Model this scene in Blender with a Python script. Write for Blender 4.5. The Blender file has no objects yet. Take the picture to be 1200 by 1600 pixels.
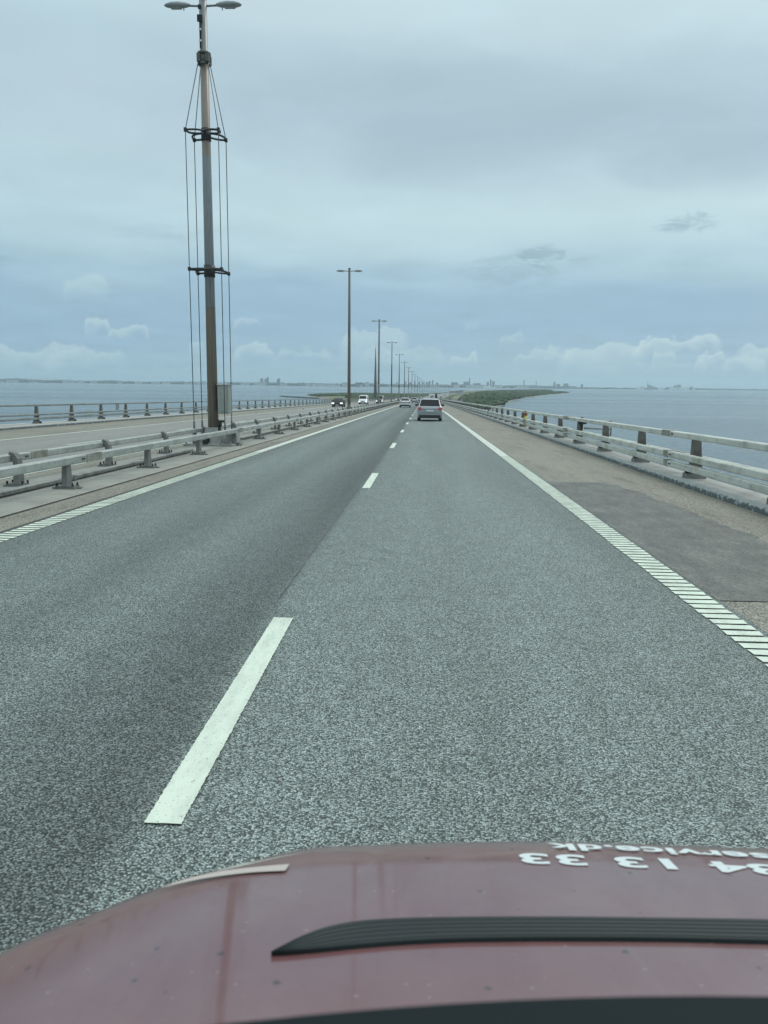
import bpy, bmesh, math, random
from mathutils import Vector, Matrix
random.seed(7)
S = bpy.context.scene
COL = S.collection
PI = math.pi

# ------------------------------------------------------------------ camera
cd = bpy.data.cameras.new('camera'); cam = bpy.data.objects.new('camera', cd); COL.objects.link(cam)
R_ = (0.99858459, 0.0520157, 0.01109839); U_ = (-0.01942685, 0.16246109, 0.98652369); F_ = (-0.04951166, 0.98534297, -0.16324164)
cam.matrix_world = Matrix(((R_[0], U_[0], -F_[0], 0), (R_[1], U_[1], -F_[1], 0), (R_[2], U_[2], -F_[2], 1.8), (0, 0, 0, 1)))
cd.sensor_fit = 'VERTICAL'; cd.sensor_height = 36; cd.sensor_width = 27; cd.lens = 27
cd.clip_start = 0.02; cd.clip_end = 60000
cd.dof.use_dof = True; cd.dof.focus_distance = 25; cd.dof.aperture_fstop = 8
S.camera = cam
# ------------------------------------------------------------------ sky and sun
SUN_EL, SUN_AZ = math.radians(52), math.radians(35)      # azimuth from +Y towards +X
w = bpy.data.worlds.new('World'); S.world = w; w.use_nodes = True
nt = w.node_tree; N = nt.nodes; L = nt.links; N.clear()
def nd(t, **k):
    n = N.new(t)
    for a, b in k.items(): setattr(n, a, b)
    return n
def lk(a, b): L.new(a, b)
def mth(op, a, b=None, c=None, clamp=False):
    n = nd('ShaderNodeMath', operation=op); n.use_clamp = clamp
    for i, v in enumerate((a, b, c)):
        if v is None: continue
        if isinstance(v, (int, float)): n.inputs[i].default_value = v
        else: lk(v, n.inputs[i])
    return n.outputs[0]
def ramp_node(fac, stops, interp='LINEAR'):
    r = nd('ShaderNodeValToRGB'); r.color_ramp.interpolation = interp
    e = r.color_ramp.elements
    while len(e) > 1: e.remove(e[-1])
    e[0].position = stops[0][0]; e[0].color = (*stops[0][1], 1)
    for p, c in stops[1:]:
        q = e.new(p); q.color = (*c, 1)
    lk(fac, r.inputs[0]); return r.outputs[0]
def lin(r, g, b):
    f = lambda v: (v/255/12.92) if v <= 10 else ((v/255+.055)/1.055)**2.4
    return (f(r), f(g), f(b))
out = nd('ShaderNodeOutputWorld'); bg = nd('ShaderNodeBackground'); lk(bg.outputs[0], out.inputs[0])
bg.inputs[1].default_value = 0.1
sky = nd('ShaderNodeTexSky', sky_type='NISHITA'); sky.sun_disc = False
sky.sun_elevation = SUN_EL; sky.sun_rotation = SUN_AZ; sky.air_density = 1.2; sky.dust_density = 2.0
tc = nd('ShaderNodeTexCoord'); sep = nd('ShaderNodeSeparateXYZ'); lk(tc.outputs['Generated'], sep.inputs[0])
dx, dy, dz = sep.outputs
zc = mth('MAXIMUM', dz, 0.0)
def noise(vec, scale, detail=5, rough=.55, dist=0.0):
    n = nd('ShaderNodeTexNoise'); n.inputs['Scale'].default_value = scale; n.inputs['Detail'].default_value = detail
    n.inputs['Roughness'].default_value = rough; n.inputs['Distortion'].default_value = dist
    lk(vec, n.inputs['Vector']); return n.outputs[0]
# cloud sheet seen in perspective: direction projected on a plane overhead
den = mth('ADD', zc, 0.10)
cmb = nd('ShaderNodeCombineXYZ'); lk(mth('DIVIDE', dx, den), cmb.inputs[0]); lk(mth('DIVIDE', dy, den), cmb.inputs[1])
n1 = noise(cmb.outputs[0], 0.55, 5, .5, .3)
n2 = noise(cmb.outputs[0], 2.1, 6, .55, .2)
# bands of the layer cloud, wobbling with the noise
zw = mth('ADD', zc, mth('MULTIPLY', mth('SUBTRACT', n1, .5), .14))
zw = mth('ADD', zw, mth('MULTIPLY', mth('MULTIPLY', dx, zc), .10))
K = 10.0
def sc(c, k=1.0): return tuple(v*K*k for v in lin(*c))
band = nd('ShaderNodeValToRGB')
stops = [(0.0, (156,188,205)), (0.03, (152,186,206)), (0.07, (147,181,205)), (0.11, (153,186,207)), (0.155, (178,207,218)), (0.20, (192,218,225)),
         (0.245, (186,211,220)), (0.30, (178,202,213)), (0.35, (182,207,216)), (0.40, (195,219,226)), (0.46, (200,222,229)), (0.7, (207,223,228)), (1.0, (224,235,238))]
e = band.color_ramp.elements
e[0].position = 0; e[0].color = (*lin(*stops[0][1]), 1); e[1].position = 1; e[1].color = (*lin(*stops[-1][1]), 1)
for p, c in stops[1:-1]:
    q = e.new(p); q.color = (*lin(*c), 1)
lk(zw, band.inputs[0])
def vscale(col, fac):
    n = nd('ShaderNodeVectorMath', operation='SCALE'); lk(col, n.inputs[0])
    if isinstance(fac, (int, float)): n.inputs[3].default_value = fac
    else: lk(fac, n.inputs[3])
    return n.outputs[0]
layer = vscale(band.outputs[0], mth('ADD', 0.90, mth('MULTIPLY', n2, .28)))
# brighter overhead, where an overcast sky gives most of its light
layer = vscale(layer, mth('ADD', 1.0, mth('MULTIPLY', mth('MAXIMUM', mth('SUBTRACT', zc, .42), 0.0), 1.3)))
def mixc(fac, a, b):
    n = nd('ShaderNodeMix', data_type='RGBA'); n.clamp_factor = True
    if isinstance(fac, (int, float)): n.inputs[0].default_value = fac
    else: lk(fac, n.inputs[0])
    for i, v in ((6, a), (7, b)):
        if isinstance(v, tuple): n.inputs[i].default_value = (*v, 1)
        else: lk(v, n.inputs[i])
    return n.outputs[2]
az = mth('ARCTAN2', dx, dy)
cv = nd('ShaderNodeCombineXYZ'); lk(mth('MULTIPLY', az, 1.0), cv.inputs[0]); lk(mth('MULTIPLY', zc, 3.0), cv.inputs[1])
cn = noise(cv.outputs[0], 16, 6, .6, .1)
cn_low = noise(cv.outputs[0], 4.5, 3, .5, .0)
def blob(a0, z0, ra, rz):
    """soft patch of cloud at azimuth a0, height z0 (radians / sine), broken up by noise"""
    u = mth('DIVIDE', mth('SUBTRACT', az, a0), ra); v = mth('DIVIDE', mth('SUBTRACT', zc, z0), rz)
    r = mth('ADD', mth('MULTIPLY', u, u), mth('MULTIPLY', v, v))
    m = mth('SUBTRACT', 1.0, r)
    return m
def soft(m, amp=2.6, k=1.6, off=.0):
    return mth('MULTIPLY', mth('ADD', m, mth('ADD', mth('MULTIPLY', mth('SUBTRACT', cn, .5), amp), off)), k, clamp=True)
cur = layer
def px(x, y):     # direction of a place in the sky, in azimuth and sine of elevation
    d = Vector(F_) + Vector(R_)*(x-600)/1200 - Vector(U_)*(y-800)/1200; d.normalize()
    return math.atan2(d.x, d.y), d.z
# wide soft patches of the layer: greyer sheet high on the right, bright gaps
n3 = noise(cmb.outputs[0], 1.2, 8, .62, .6)
for x, y, rx, ry, a, c in [(830,190,480,95,.68,(160,186,198)), (560,110,260,50,.4,(166,188,199)), (1130,230,200,60,.45,(158,184,197)), (980,345,420,42,.6,(198,223,229)), (620,370,220,40,.35,(192,218,226)),
                           (480,20,230,28,.6,(200,220,227)), (120,140,190,60,.45,(196,218,226)), (880,40,160,30,.4,(196,216,224)), (180,280,230,40,.3,(166,192,208)), (200,380,200,26,.3,(188,214,223)), (1000,480,330,34,.5,(148,181,205)), (450,470,300,30,.35,(150,183,207))]:
    a0, z0 = px(x, y); m = blob(a0, z0, rx/1200, ry/1200)
    cur = mixc(mth('MULTIPLY', mth('MULTIPLY', mth('ADD', m, mth('MULTIPLY', mth('SUBTRACT', n3, .5), 2.4)), .8, clamp=True), a), cur, lin(*c))
# ragged dark scraps
cnr = noise(cv.outputs[0], 26, 8, .68, .8)
for x, y, rx, ry, a in [(850,400,30,13,.55), (800,425,62,22,.34), (905,408,22,7,.3), (1078,347,40,11,.45), (12,408,30,10,.35), (735,498,16,8,.2), (1060,352,22,7,.3), (250,365,60,10,.18)]:
    a0, z0 = px(x, y); m = blob(a0, z0, rx/1200*1.5, ry/1200*1.5)
    cur = mixc(mth('MULTIPLY', mth('MULTIPLY', mth('ADD', mth('SUBTRACT', m, .25), mth('MULTIPLY', mth('SUBTRACT', cnr, .5), 5.0)), 1.3, clamp=True), mth('MULTIPLY', mth('MULTIPLY', m, 2.0, clamp=True), a)), cur, lin(138,168,185))
# banks of small cumulus: puffed tops, bases melting into the haze
cv2 = nd('ShaderNodeCombineXYZ'); lk(az, cv2.inputs[0]); lk(mth('MULTIPLY', zc, 1.25), cv2.inputs[1])
wn = nd('ShaderNodeTexNoise'); wn.inputs['Scale'].default_value = 60; wn.inputs['Detail'].default_value = 3; lk(cv2.outputs[0], wn.inputs['Vector'])
wv = nd('ShaderNodeVectorMath', operation='MULTIPLY_ADD'); lk(wn.outputs['Color'], wv.inputs[0]); wv.inputs[1].default_value = (.012,.012,0); lk(cv2.outputs[0], wv.inputs[2])
def puff(freq):
    v = nd('ShaderNodeTexVoronoi', voronoi_dimensions='2D', feature='SMOOTH_F1'); v.inputs['Smoothness'].default_value = .35; v.inputs['Scale'].default_value = freq
    lk(wv.outputs[0], v.inputs['Vector']); return mth('SUBTRACT', .42, v.outputs['Distance'])
p1, p2 = puff(38), puff(105)
low1 = noise(cv2.outputs[0], 14, 4, .55, .3)
fine = noise(cv2.outputs[0], 150, 4, .6, .3)
top_n = mth('ADD', mth('ADD', mth('MULTIPLY', p1, .013), mth('MULTIPLY', mth('SUBTRACT', low1, .5), .022)), mth('ADD', mth('MULTIPLY', p2, .006), mth('MULTIPLY', mth('SUBTRACT', fine, .5), .005)))
for x0, y0, x1, y1, dep, a in [(870,545,1010,532,22,.50), (985,534,1132,518,15,.62), (800,546,900,543,10,.45), (1085,552,1135,548,12,.62), (1130,560,1200,556,12,.50), (1018,552,1058,548,9,.55), (700,552,748,549,9,.55), (780,520,820,515,13,.30),
                          (-40,542,130,536,20,.42), (60,550,200,546,16,.38), (130,496,172,490,13,.50), (165,508,234,506,11,.50), (95,430,170,426,22,.30), (362,498,408,497,8,.40), (362,540,430,533,13,.50), (425,545,520,543,10,.36),
                          (528,520,640,508,34,.36), (560,545,700,542,16,.28), (294,532,318,527,18,.32), (1150,540,1300,530,22,.5), (900,566,1200,562,10,.20), (725,500,750,496,12,.18)]:
    a0, z0 = px(x0, y0); a1, z1 = px(x1, y1); ac = (a0+a1)/2; hw_ = (a1-a0)/2
    u = mth('DIVIDE', mth('SUBTRACT', az, ac), hw_); env = mth('SUBTRACT', 1.0, mth('MULTIPLY', u, u))
    zt = mth('ADD', mth('ADD', (z0+z1)/2, mth('MULTIPLY', u, (z1-z0)/2)), mth('ADD', top_n, mth('MULTIPLY', mth('SUBTRACT', mth('MULTIPLY', env, 2.2, clamp=True), 1.0), .010)))
    dd = mth('SUBTRACT', zt, zc)
    up = mth('MULTIPLY', dd, 300.0, clamp=True); dn = mth('SUBTRACT', 1.0, mth('DIVIDE', dd, dep/1200*1.7), clamp=True)
    cur = mixc(mth('MULTIPLY', mth('MULTIPLY', mth('MULTIPLY', up, dn), mth('MULTIPLY', env, 3.0, clamp=True)), min(1, a*1.35)), cur, lin(201,225,230))
cur = vscale(cur, K)
final = mixc(0.92, sky.outputs[0], cur)
lk(final, bg.inputs[0])
sd = bpy.data.lights.new('sun', 'SUN'); so = bpy.data.objects.new('sun', sd); COL.objects.link(so)
sd.energy = 1.1; sd.angle = math.radians(28); sd.color = (1.0, .97, .90)
dirv = Vector((math.sin(SUN_AZ)*math.cos(SUN_EL), math.cos(SUN_AZ)*math.cos(SUN_EL), math.sin(SUN_EL)))
so.rotation_euler = dirv.to_track_quat('Z', 'Y').to_euler()
vs = S.view_settings; vs.view_transform = 'Standard'; vs.look = 'None'; vs.exposure = 0.0; vs.gamma = 1.0
S.render.engine = 'CYCLES'
S.cycles.max_bounces = 6; S.cycles.volume_bounces = 1; S.cycles.transparent_max_bounces = 8

# ------------------------------------------------------------------ materials
MATS = {}
def mat(name, base=(.5,.5,.5), rough=.7, metal=0.0, spec=.5, build=None, coat=0):
    if name in MATS: return MATS[name]
    m = bpy.data.materials.new(name); m.use_nodes = True; t = m.node_tree
    b = t.nodes['Principled BSDF']; b.inputs['Base Color'].default_value = (*base, 1)
    b.inputs['Roughness'].default_value = rough; b.inputs['Metallic'].default_value = metal
    b.inputs['Specular IOR Level'].default_value = spec
    b.inputs['Coat Weight'].default_value = coat; b.inputs['Coat Roughness'].default_value = .05
    if build: build(NT(t, b), b)
    MATS[name] = m; return m
class NT:
    def __init__(s, t, b): s.t = t; s.b = b; s.tc = t.nodes.new('ShaderNodeTexCoord')
    def n(s, ty, **k):
        x = s.t.nodes.new(ty)
        for a, b in k.items(): setattr(x, a, b)
        return x
    def l(s, a, b): s.t.links.new(a, b)
    def mp(s, src='Object', scale=(1,1,1), loc=(0,0,0)):
        m = s.n('ShaderNodeMapping'); m.inputs['Scale'].default_value = scale; m.inputs['Location'].default_value = loc
        s.l(s.tc.outputs[src], m.inputs[0]); return m.outputs[0]
    def noise(s, vec, sc=5, det=4, ro=.5, di=0):
        x = s.n('ShaderNodeTexNoise'); x.inputs['Scale'].default_value = sc; x.inputs['Detail'].default_value = det
        x.inputs['Roughness'].default_value = ro; x.inputs['Distortion'].default_value = di; s.l(vec, x.inputs['Vector']); return x.outputs[0]
    def voro(s, vec, sc=5, feat='F1', rnd=1.0):
        x = s.n('ShaderNodeTexVoronoi', feature=feat, voronoi_dimensions='2D'); x.inputs['Scale'].default_value = sc; x.inputs['Randomness'].default_value = rnd; s.l(vec, x.inputs['Vector']); return x
    def m(s, op, a, b=None, clamp=False):
        x = s.n('ShaderNodeMath', operation=op); x.use_clamp = clamp
        for i, v in enumerate((a, b)):
            if v is None: continue
            if isinstance(v, (int, float)): x.inputs[i].default_value = v
            else: s.l(v, x.inputs[i])
        return x.outputs[0]
    def ramp(s, fac, stops, interp='LINEAR'):
        r = s.n('ShaderNodeValToRGB'); r.color_ramp.interpolation = interp; e = r.color_ramp.elements
        while len(e) > 1: e.remove(e[-1])
        for i, (p, c) in enumerate(stops):
            c = (c, c, c) if isinstance(c, (int, float)) else c
            q = e[0] if i == 0 else e.new(p); q.position = p; q.color = (*c, 1)
        s.l(fac, r.inputs[0]); return r.outputs[0]
    def mix(s, f, a, b, mode='MIX'):
        x = s.n('ShaderNodeMix', data_type='RGBA', blend_type=mode)
        if isinstance(f, (int, float)): x.inputs[0].default_value = f
        else: s.l(f, x.inputs[0])
        for i, v in ((6, a), (7, b)):
            if isinstance(v, tuple): x.inputs[i].default_value = (*v, 1)
            else: s.l(v, x.inputs[i])
        return x.outputs[2]
    def bump(s, h, st=.3, d=.01):
        x = s.n('ShaderNodeBump'); x.inputs['Strength'].default_value = st; x.inputs['Distance'].default_value = d
        s.l(h, x.inputs['Height']); s.l(x.outputs[0], s.b.inputs['Normal'])
    def col(s, c): s.l(c, s.b.inputs['Base Color'])
    def rough(s, c): s.l(c, s.b.inputs['Roughness'])
    def sepuv(s):
        x = s.n('ShaderNodeSeparateXYZ'); s.l(s.tc.outputs['UV'], x.inputs[0]); return x.outputs[0], x.outputs[1]

def stone_col(q, vec, dark, lightc, sc=85, contrast=1.0):
    v = q.voro(vec, sc)
    g = q.n('ShaderNodeSeparateColor'); q.l(v.outputs['Color'], g.inputs[0])
    tone = q.ramp(g.outputs[0], [(0, 0.05), (.25, .22), (.7, .62), (1, 1.0)])
    edge = q.ramp(v.outputs['Distance'], [(0, 1.0), (.36, .92), (.66, .12)])
    f = q.m('MULTIPLY', tone, edge)
    return q.mix(f, dark, lightc), v

def b_asphalt(q, b):
    vec = q.mp('UV')
    c, v = stone_col(q, vec, (.030,.040,.037), (.47,.555,.525), 108)
    u, s_ = q.sepuv()
    # wear across the carriageway: wheel tracks, the dark seam left of the lane line
    mr = q.n('ShaderNodeMapRange'); mr.inputs[1].default_value = -6; mr.inputs[2].default_value = 4
    wob = q.noise(q.mp('UV', (.6, .05, 1)), 1.0, 4, .6)
    q.l(q.m('ADD', u, q.m('MULTIPLY', q.m('SUBTRACT', wob, .5), .5)), mr.inputs[0])
    P = lambda x: (x+6)/10
    tr = q.ramp(mr.outputs[0], [(P(-5.6), .66), (P(-4.9), .74), (P(-4.4), .94), (P(-3.7), .90), (P(-3.1), .70), (P(-2.5), .86), (P(-2.0), .70), (P(-1.42), .50), (P(-1.24), .54),
                                (P(-1.10), .90), (P(-.3), 1.04), (P(.3), .94), (P(.9), 1.05), (P(1.6), .98), (P(2.1), .90), (P(2.5), .84)])
    big = q.ramp(q.noise(q.mp('UV', (.5, .06, 1)), 1.3, 5, .6), [(.3, .86), (.7, 1.12)])
    med = q.ramp(q.noise(q.mp('UV', (1, 1, 1)), 3.5, 4, .65), [(.3, .90), (.7, 1.10)])
    # tiny dark voids so that the surface still sparkles at middle distance
    sp = q.ramp(q.noise(vec, 46, 3, .8), [(.34, .62), (.5, 1.0), (.66, 1.32)])
    c = q.mix(1.0, c, tr, 'MULTIPLY'); c = q.mix(1.0, c, big, 'MULTIPLY'); c = q.mix(1.0, c, med, 'MULTIPLY'); c = q.mix(1.0, c, sp, 'MULTIPLY')
    q.col(c); b.inputs['Roughness'].default_value = .75; b.inputs['Specular IOR Level'].default_value = .35
    q.bump(q.m('MULTIPLY', q.m('SUBTRACT', .7, v.outputs['Distance']), 1.0), .5, .004)
asphalt = mat('asphalt', build=b_asphalt)
def b_opp(q, b):
    vec = q.mp('UV')
    c, v = stone_col(q, vec, (.095,.098,.088), (.47,.48,.44), 70)
    big = q.ramp(q.noise(q.mp('UV', (.7, .05, 1)), 1.3, 5, .6), [(.3, .85), (.7, 1.1)])
    c = q.mix(1.0, c, big, 'MULTIPLY'); q.col(c)
opp_asphalt = mat('opposite_asphalt', build=b_opp)
def b_should(q, b):
    vec = q.mp('UV')
    c, v = stone_col(q, vec, (.075,.072,.056), (.47,.455,.37), 62)
    big = q.ramp(q.noise(q.mp('UV', (.6, .12, 1)), 1.6, 6, .65), [(.28, (.74,.72,.72)), (.5, (1,1,1)), (.72, (1.12,1.12,1.12))])
    st = q.ramp(q.noise(q.mp('UV', (2.5, .3, 1)), 1.1, 6, .7), [(.36, (.66,.64,.62)), (.46, (1,1,1))])
    c = q.mix(1.0, c, big, 'MULTIPLY'); c = q.mix(.8, c, st, 'MULTIPLY'); q.col(c)
    q.bump(v.outputs['Distance'], .4, .004)
shoulder = mat('shoulder', build=b_should)
def b_patch(q, b):
    vec = q.mp('UV')
    c, v = stone_col(q, vec, (.027,.031,.028), (.14,.155,.135), 80)
    ns = q.noise(q.mp('UV', (1.6, .7, 1)), 2.2, 8, .75)
    wear = q.ramp(ns, [(.42, 0.05), (.62, .62)])
    fine = q.ramp(q.noise(q.mp('UV', (1, 3, 1)), 16, 5, .75), [(.46, 0.0), (.56, 1.0)])
    c = q.mix(q.m('MULTIPLY', wear, fine), c, (.27,.27,.22))
    big = q.ramp(q.noise(vec, .8, 4, .6), [(.3, .75), (.7, 1.2)])
    c = q.mix(1.0, c, big, 'MULTIPLY'); q.col(c); b.inputs['Roughness'].default_value = .6
patch = mat('asphalt_patch', build=b_patch)
def conc(name, base, stain=.6, sc=1.5):
    def f(q, b):
        v = q.mp('Object')
        a = q.ramp(q.noise(v, sc, 8, .7), [(.3, tuple(x*stain for x in base)), (.55, base), (.8, tuple(min(1, x*1.15) for x in base))])
        g = q.ramp(q.noise(v, 60, 3, .7), [(.3, .8), (.7, 1.15)])
        q.col(q.mix(1.0, a, g, 'MULTIPLY')); b.inputs['Roughness'].default_value = .9
        q.bump(q.noise(v, 40, 4, .6), .3, .004)
    return mat(name, build=f)
concrete = conc('median_concrete', (.30,.305,.272), .72)
deckconc = conc('deck_concrete', (.44,.44,.41), .65)
def b_kerb(q, b):
    u, s_ = q.sepuv()
    v = q.mp('UV', (1, 1, 1))
    base = q.ramp(q.noise(v, 3, 6, .7), [(.3, (.24,.26,.25)), (.6, (.38,.41,.39))])
    peel = q.noise(q.mp('UV', (1.0, 3.2, 1)), 2.4, 8, .68)
    z = q.n('ShaderNodeSeparateXYZ'); q.l(q.tc.outputs['Object'], z.inputs[0])
    f = q.ramp(q.m('ADD', peel, q.m('MULTIPLY', u, -.34)), [(.36, 0.0), (.40, 1.0)], )
    c = q.mix(f, base, (.085,.105,.105)); q.col(c)
    b.inputs['Roughness'].default_value = .6
kerbm = mat('kerb_steel', build=b_kerb)
def paintm(name, base, chip=.30, dirt=1.0):
    def f(q, b):
        v = q.mp('UV')
        st, vv = stone_col(q, v, (.05,.055,.055), (.35,.37,.36), 88)
        ch = q.ramp(q.noise(v, 38, 5, .75), [(chip, 1.0), (chip+.035, 0.0)])
        d = q.ramp(q.noise(q.mp('UV', (3, .8, 1)), 2.6, 7, .75), [(.32, tuple(x*.74 for x in base)), (.58, base)])
        q.col(q.mix(ch, d, st)); b.inputs['Roughness'].default_value = .6
        q.bump(vv.outputs['Distance'], .3, .002)
    return mat(name, build=f)
paint = paintm('road_paint', (.63,.71,.60), .36)
paint_worn = paintm('road_paint_worn', (.60,.645,.56), .39)
def galv(name, base, stain, amt=.5, metal=.35, sc=2.2, rough=.5):
    def f(q, b):
        v = q.mp('Object', (1, 1, 1))
        a = q.ramp(q.noise(v, sc, 7, .7), [(.32, stain), (.32+amt*.5, base)])
        st = q.ramp(q.noise(q.mp('Object', (3, .35, 7)), 1.6, 6, .7), [(.36, .78), (.5, 1.0)])
        q.col(q.mix(1.0, a, st, 'MULTIPLY')); b.inputs['Roughness'].default_value = rough; b.inputs['Metallic'].default_value = metal
    return mat(name, build=f)
rail_m = galv('rail_galvanised', (.40,.43,.40), (.25,.27,.24), .5, .15)
railw_m = galv('rail_pale', (.58,.60,.54), (.33,.33,.27), .4, .05)
post_m = galv('post_steel', (.20,.205,.19), (.12,.12,.10), .4, .2)
postd_m = galv('post_brown', (.15,.14,.12), (.085,.075,.06), .4, .1)
farrail_m = galv('rail_far', (.25,.28,.275), (.16,.17,.16), .4, .2)
sleeve_m = galv('rail_sleeve_weathered', (.36,.37,.32), (.17,.165,.13), .7, .1, 3.5)
base_m = galv('post_foot', (.24,.24,.22), (.10,.10,.085), .4, .1)
pipe_m = galv('pipe_steel', (.27,.28,.26), (.13,.13,.12), .4, .4)
black_m = mat('black_rubber', (.02,.021,.022), .6)
bolt_m = mat('bolt_dark', (.025,.025,.025), .6, .3)
def b_pole(cols):
    def f(q, b):
        z = q.n('ShaderNodeSeparateXYZ'); q.l(q.tc.outputs['Object'], z.inputs[0])
        wz = q.m('ADD', z.outputs[2], q.m('MULTIPLY', q.m('SUBTRACT', q.noise(q.mp('Object', (4,4,1)), 4, 4, .6), .5), .12))
        r = q.ramp(q.m('DIVIDE', wz, 15.0), [(h/15, c) for h, c in cols], 'CONSTANT')
        st = q.ramp(q.noise(q.mp('Object', (14, 14, .5)), 1.5, 6, .7), [(.35, .68), (.55, 1.0), (.75, 1.15)])
        q.col(q.mix(1.0, r, st, 'MULTIPLY')); b.inputs['Roughness'].default_value = .45; b.inputs['Metallic'].default_value = .3
    return f
brown = (.25,.215,.18); grey = (.26,.28,.28); pale = (.44,.45,.42); dkg = (.15,.15,.14)
pole_damped = mat('mast_damped', build=b_pole([(0, brown), (4.75, (.25,.26,.27)), (8.2, (.22,.24,.25)), (9.7, brown), (12.9, grey)]))
pole_a = mat('mast_brown', build=b_pole([(0, pale), (.9, brown), (7.5, dkg)]))
pole_b = mat('mast_patched', build=b_pole([(0, pale), (3.8, brown), (8.4, dkg)]))
pole_c = mat('mast_pale_foot', build=b_pole([(0, pale), (4.0, dkg), (9, grey)]))
pole_d = mat('mast_pale', build=b_pole([(0, (.58,.60,.56)), (5.0, dkg)]))
lamp_m = mat('lamp_housing', (.30,.33,.33), .45, .2)
lens_m = mat('lamp_lens', (.25,.28,.28), .2, 0)
cable_m = mat('cable_steel', (.13,.14,.14), .45, .6)
arm_m = mat('damper_arm', (.045,.05,.05), .5, .3)
cab_m = galv('cabinet_grey', (.33,.36,.33), (.26,.28,.26), .5, .1, 3)
def b_ped(q, b):
    a = q.ramp(q.noise(q.mp('Object'), 4, 6, .7), [(.3, (.19,.19,.17)), (.6, (.33,.34,.32))]); q.col(a)
ped_m = mat('pedestal', build=b_ped)

# ------------------------------------------------------------------ mesh helpers
class MB:
    def __init__(s): s.v = []; s.f = []; s.mi = []; s.uv = None; s.sm = []
    def add(s, verts, faces, m=0, smooth=False):
        o = len(s.v); s.v += [tuple(v) for v in verts]
        for f in faces: s.f.append(tuple(i+o for i in f)); s.mi.append(m); s.sm.append(smooth)
    def box(s, c, d, m=0, tf=None, taper=1.0, tapery=None):
        x, y, z = c; a, b_, h = d[0]/2, d[1]/2, d[2]/2; ty = taper if tapery is None else tapery
        vs = [(-a,-b_,-h),(a,-b_,-h),(a,b_,-h),(-a,b_,-h),(-a*taper,-b_*ty,h),(a*taper,-b_*ty,h),(a*taper,b_*ty,h),(-a*taper,b_*ty,h)]
        vs = [(x+p, y+q, z+r) for p, q, r in vs]
        if tf: vs = [tf(v) for v in vs]
        s.add(vs, [(0,3,2,1),(4,5,6,7),(0,1,5,4),(1,2,6,5),(2,3,7,6),(3,0,4,7)], m)
    def tube(s, pts, r, n=8, m=0, tf=None, cap=True):
        pts = [Vector(p) for p in pts]; rs = r if isinstance(r, (list, tuple)) else [r]*len(pts)
        vs = []; fs = []
        for i, p in enumerate(pts):
            d = (pts[min(i+1, len(pts)-1)]-pts[max(i-1, 0)]).normalized()
            a = d.orthogonal().normalized() if i == 0 else (a - d*a.dot(d)).normalized()
            b_ = d.cross(a)
            for k in range(n):
                q = p + (a*math.cos(2*PI*k/n)+b_*math.sin(2*PI*k/n))*rs[i]; vs.append(tf(q) if tf else q)
        for i in range(len(pts)-1):
            for k in range(n): fs.append((i*n+k, i*n+(k+1) % n, (i+1)*n+(k+1) % n, (i+1)*n+k))
        if cap: fs += [tuple(range(n-1, -1, -1)), tuple(range((len(pts)-1)*n, len(pts)*n))]
        s.add(vs, fs, m, True)
    def obj(s, name, mats, parent=None, bevel=0, loc=None):
        me = bpy.data.meshes.new(name); me.from_pydata(s.v, [], s.f)
        for m in (mats if isinstance(mats, (list, tuple)) else [mats]): me.materials.append(m)
        for p, i, q in zip(me.polygons, s.mi, s.sm): p.material_index = i; p.use_smooth = q
        if s.uv:
            ul = me.uv_layers.new(name='UVMap')
            for lp in me.loops: ul.data[lp.index].uv = s.uv[lp.vertex_index]
        me.update()
        o = bpy.data.objects.new(name, me); COL.objects.link(o)
        if parent: o.parent = parent
        if loc: o.location = loc
        if bevel:
            md = o.modifiers.new('bevel', 'BEVEL'); md.width = bevel; md.segments = 2; md.limit_method = 'ANGLE'
        return o
def tag(o, label=None, cat=None, group=None, kind=None):
    for k, v in (('label', label), ('category', cat), ('group', group), ('kind', kind)):
        if v: o[k] = v
    return o
def empty(name, loc=(0,0,0), rz=0, **k):
    o = bpy.data.objects.new(name, None); COL.objects.link(o); o.location = loc; o.rotation_euler = (0, 0, rz); o.empty_display_size = .3
    return tag(o, **k)
def copy_tree(o, parent=None):
    c = o.copy(); COL.objects.link(c); c.parent = parent
    for ch in list(o.children): copy_tree(ch, c)
    return c

# road alignment: s metres ahead, t metres to the right of our line, z above the road
SEA = -15.7
def gz(s):
    if s < 700: return -.0145*s
    if s < 900: return -.0145*s + .0145*(s-700)**2/400
    return -11.6
def gx(s): return 3.7e-5*(max(0, s-183))**2
def gdir(s): return math.atan(2*3.7e-5*max(0, s-183))
def W(t, s, z=0):
    a = gdir(s); return (gx(s)+t*math.cos(a), s-t*math.sin(a), gz(s)+z)
def stations(s0, s1, near=4.0):
    r = [s0]; s = s0
    while s < s1:
        step = near if s < 60 else (12 if s < 300 else 40)
        s = min(s+step, s1); r.append(s)
    return r
def sheet(name, t0, t1, s0, s1, z, m, kind='structure', parent=None, jag=0, near=4.0):
    mb = MB(); st = stations(s0, s1, near); uv = []
    for i, s in enumerate(st):
        j0 = random.uniform(-jag, jag); j1 = random.uniform(-jag, jag)
        mb.v += [W(t0+j0, s, z), W(t1+j1, s, z)]; uv += [(t0+j0, s), (t1+j1, s)]
    for i in range(len(st)-1): mb.f.append((2*i, 2*i+1, 2*i+3, 2*i+2)); mb.mi.append(0); mb.sm.append(False)
    mb.uv = uv; o = mb.obj(name, m, parent)
    if kind: tag(o, kind=kind)
    return o
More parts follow.
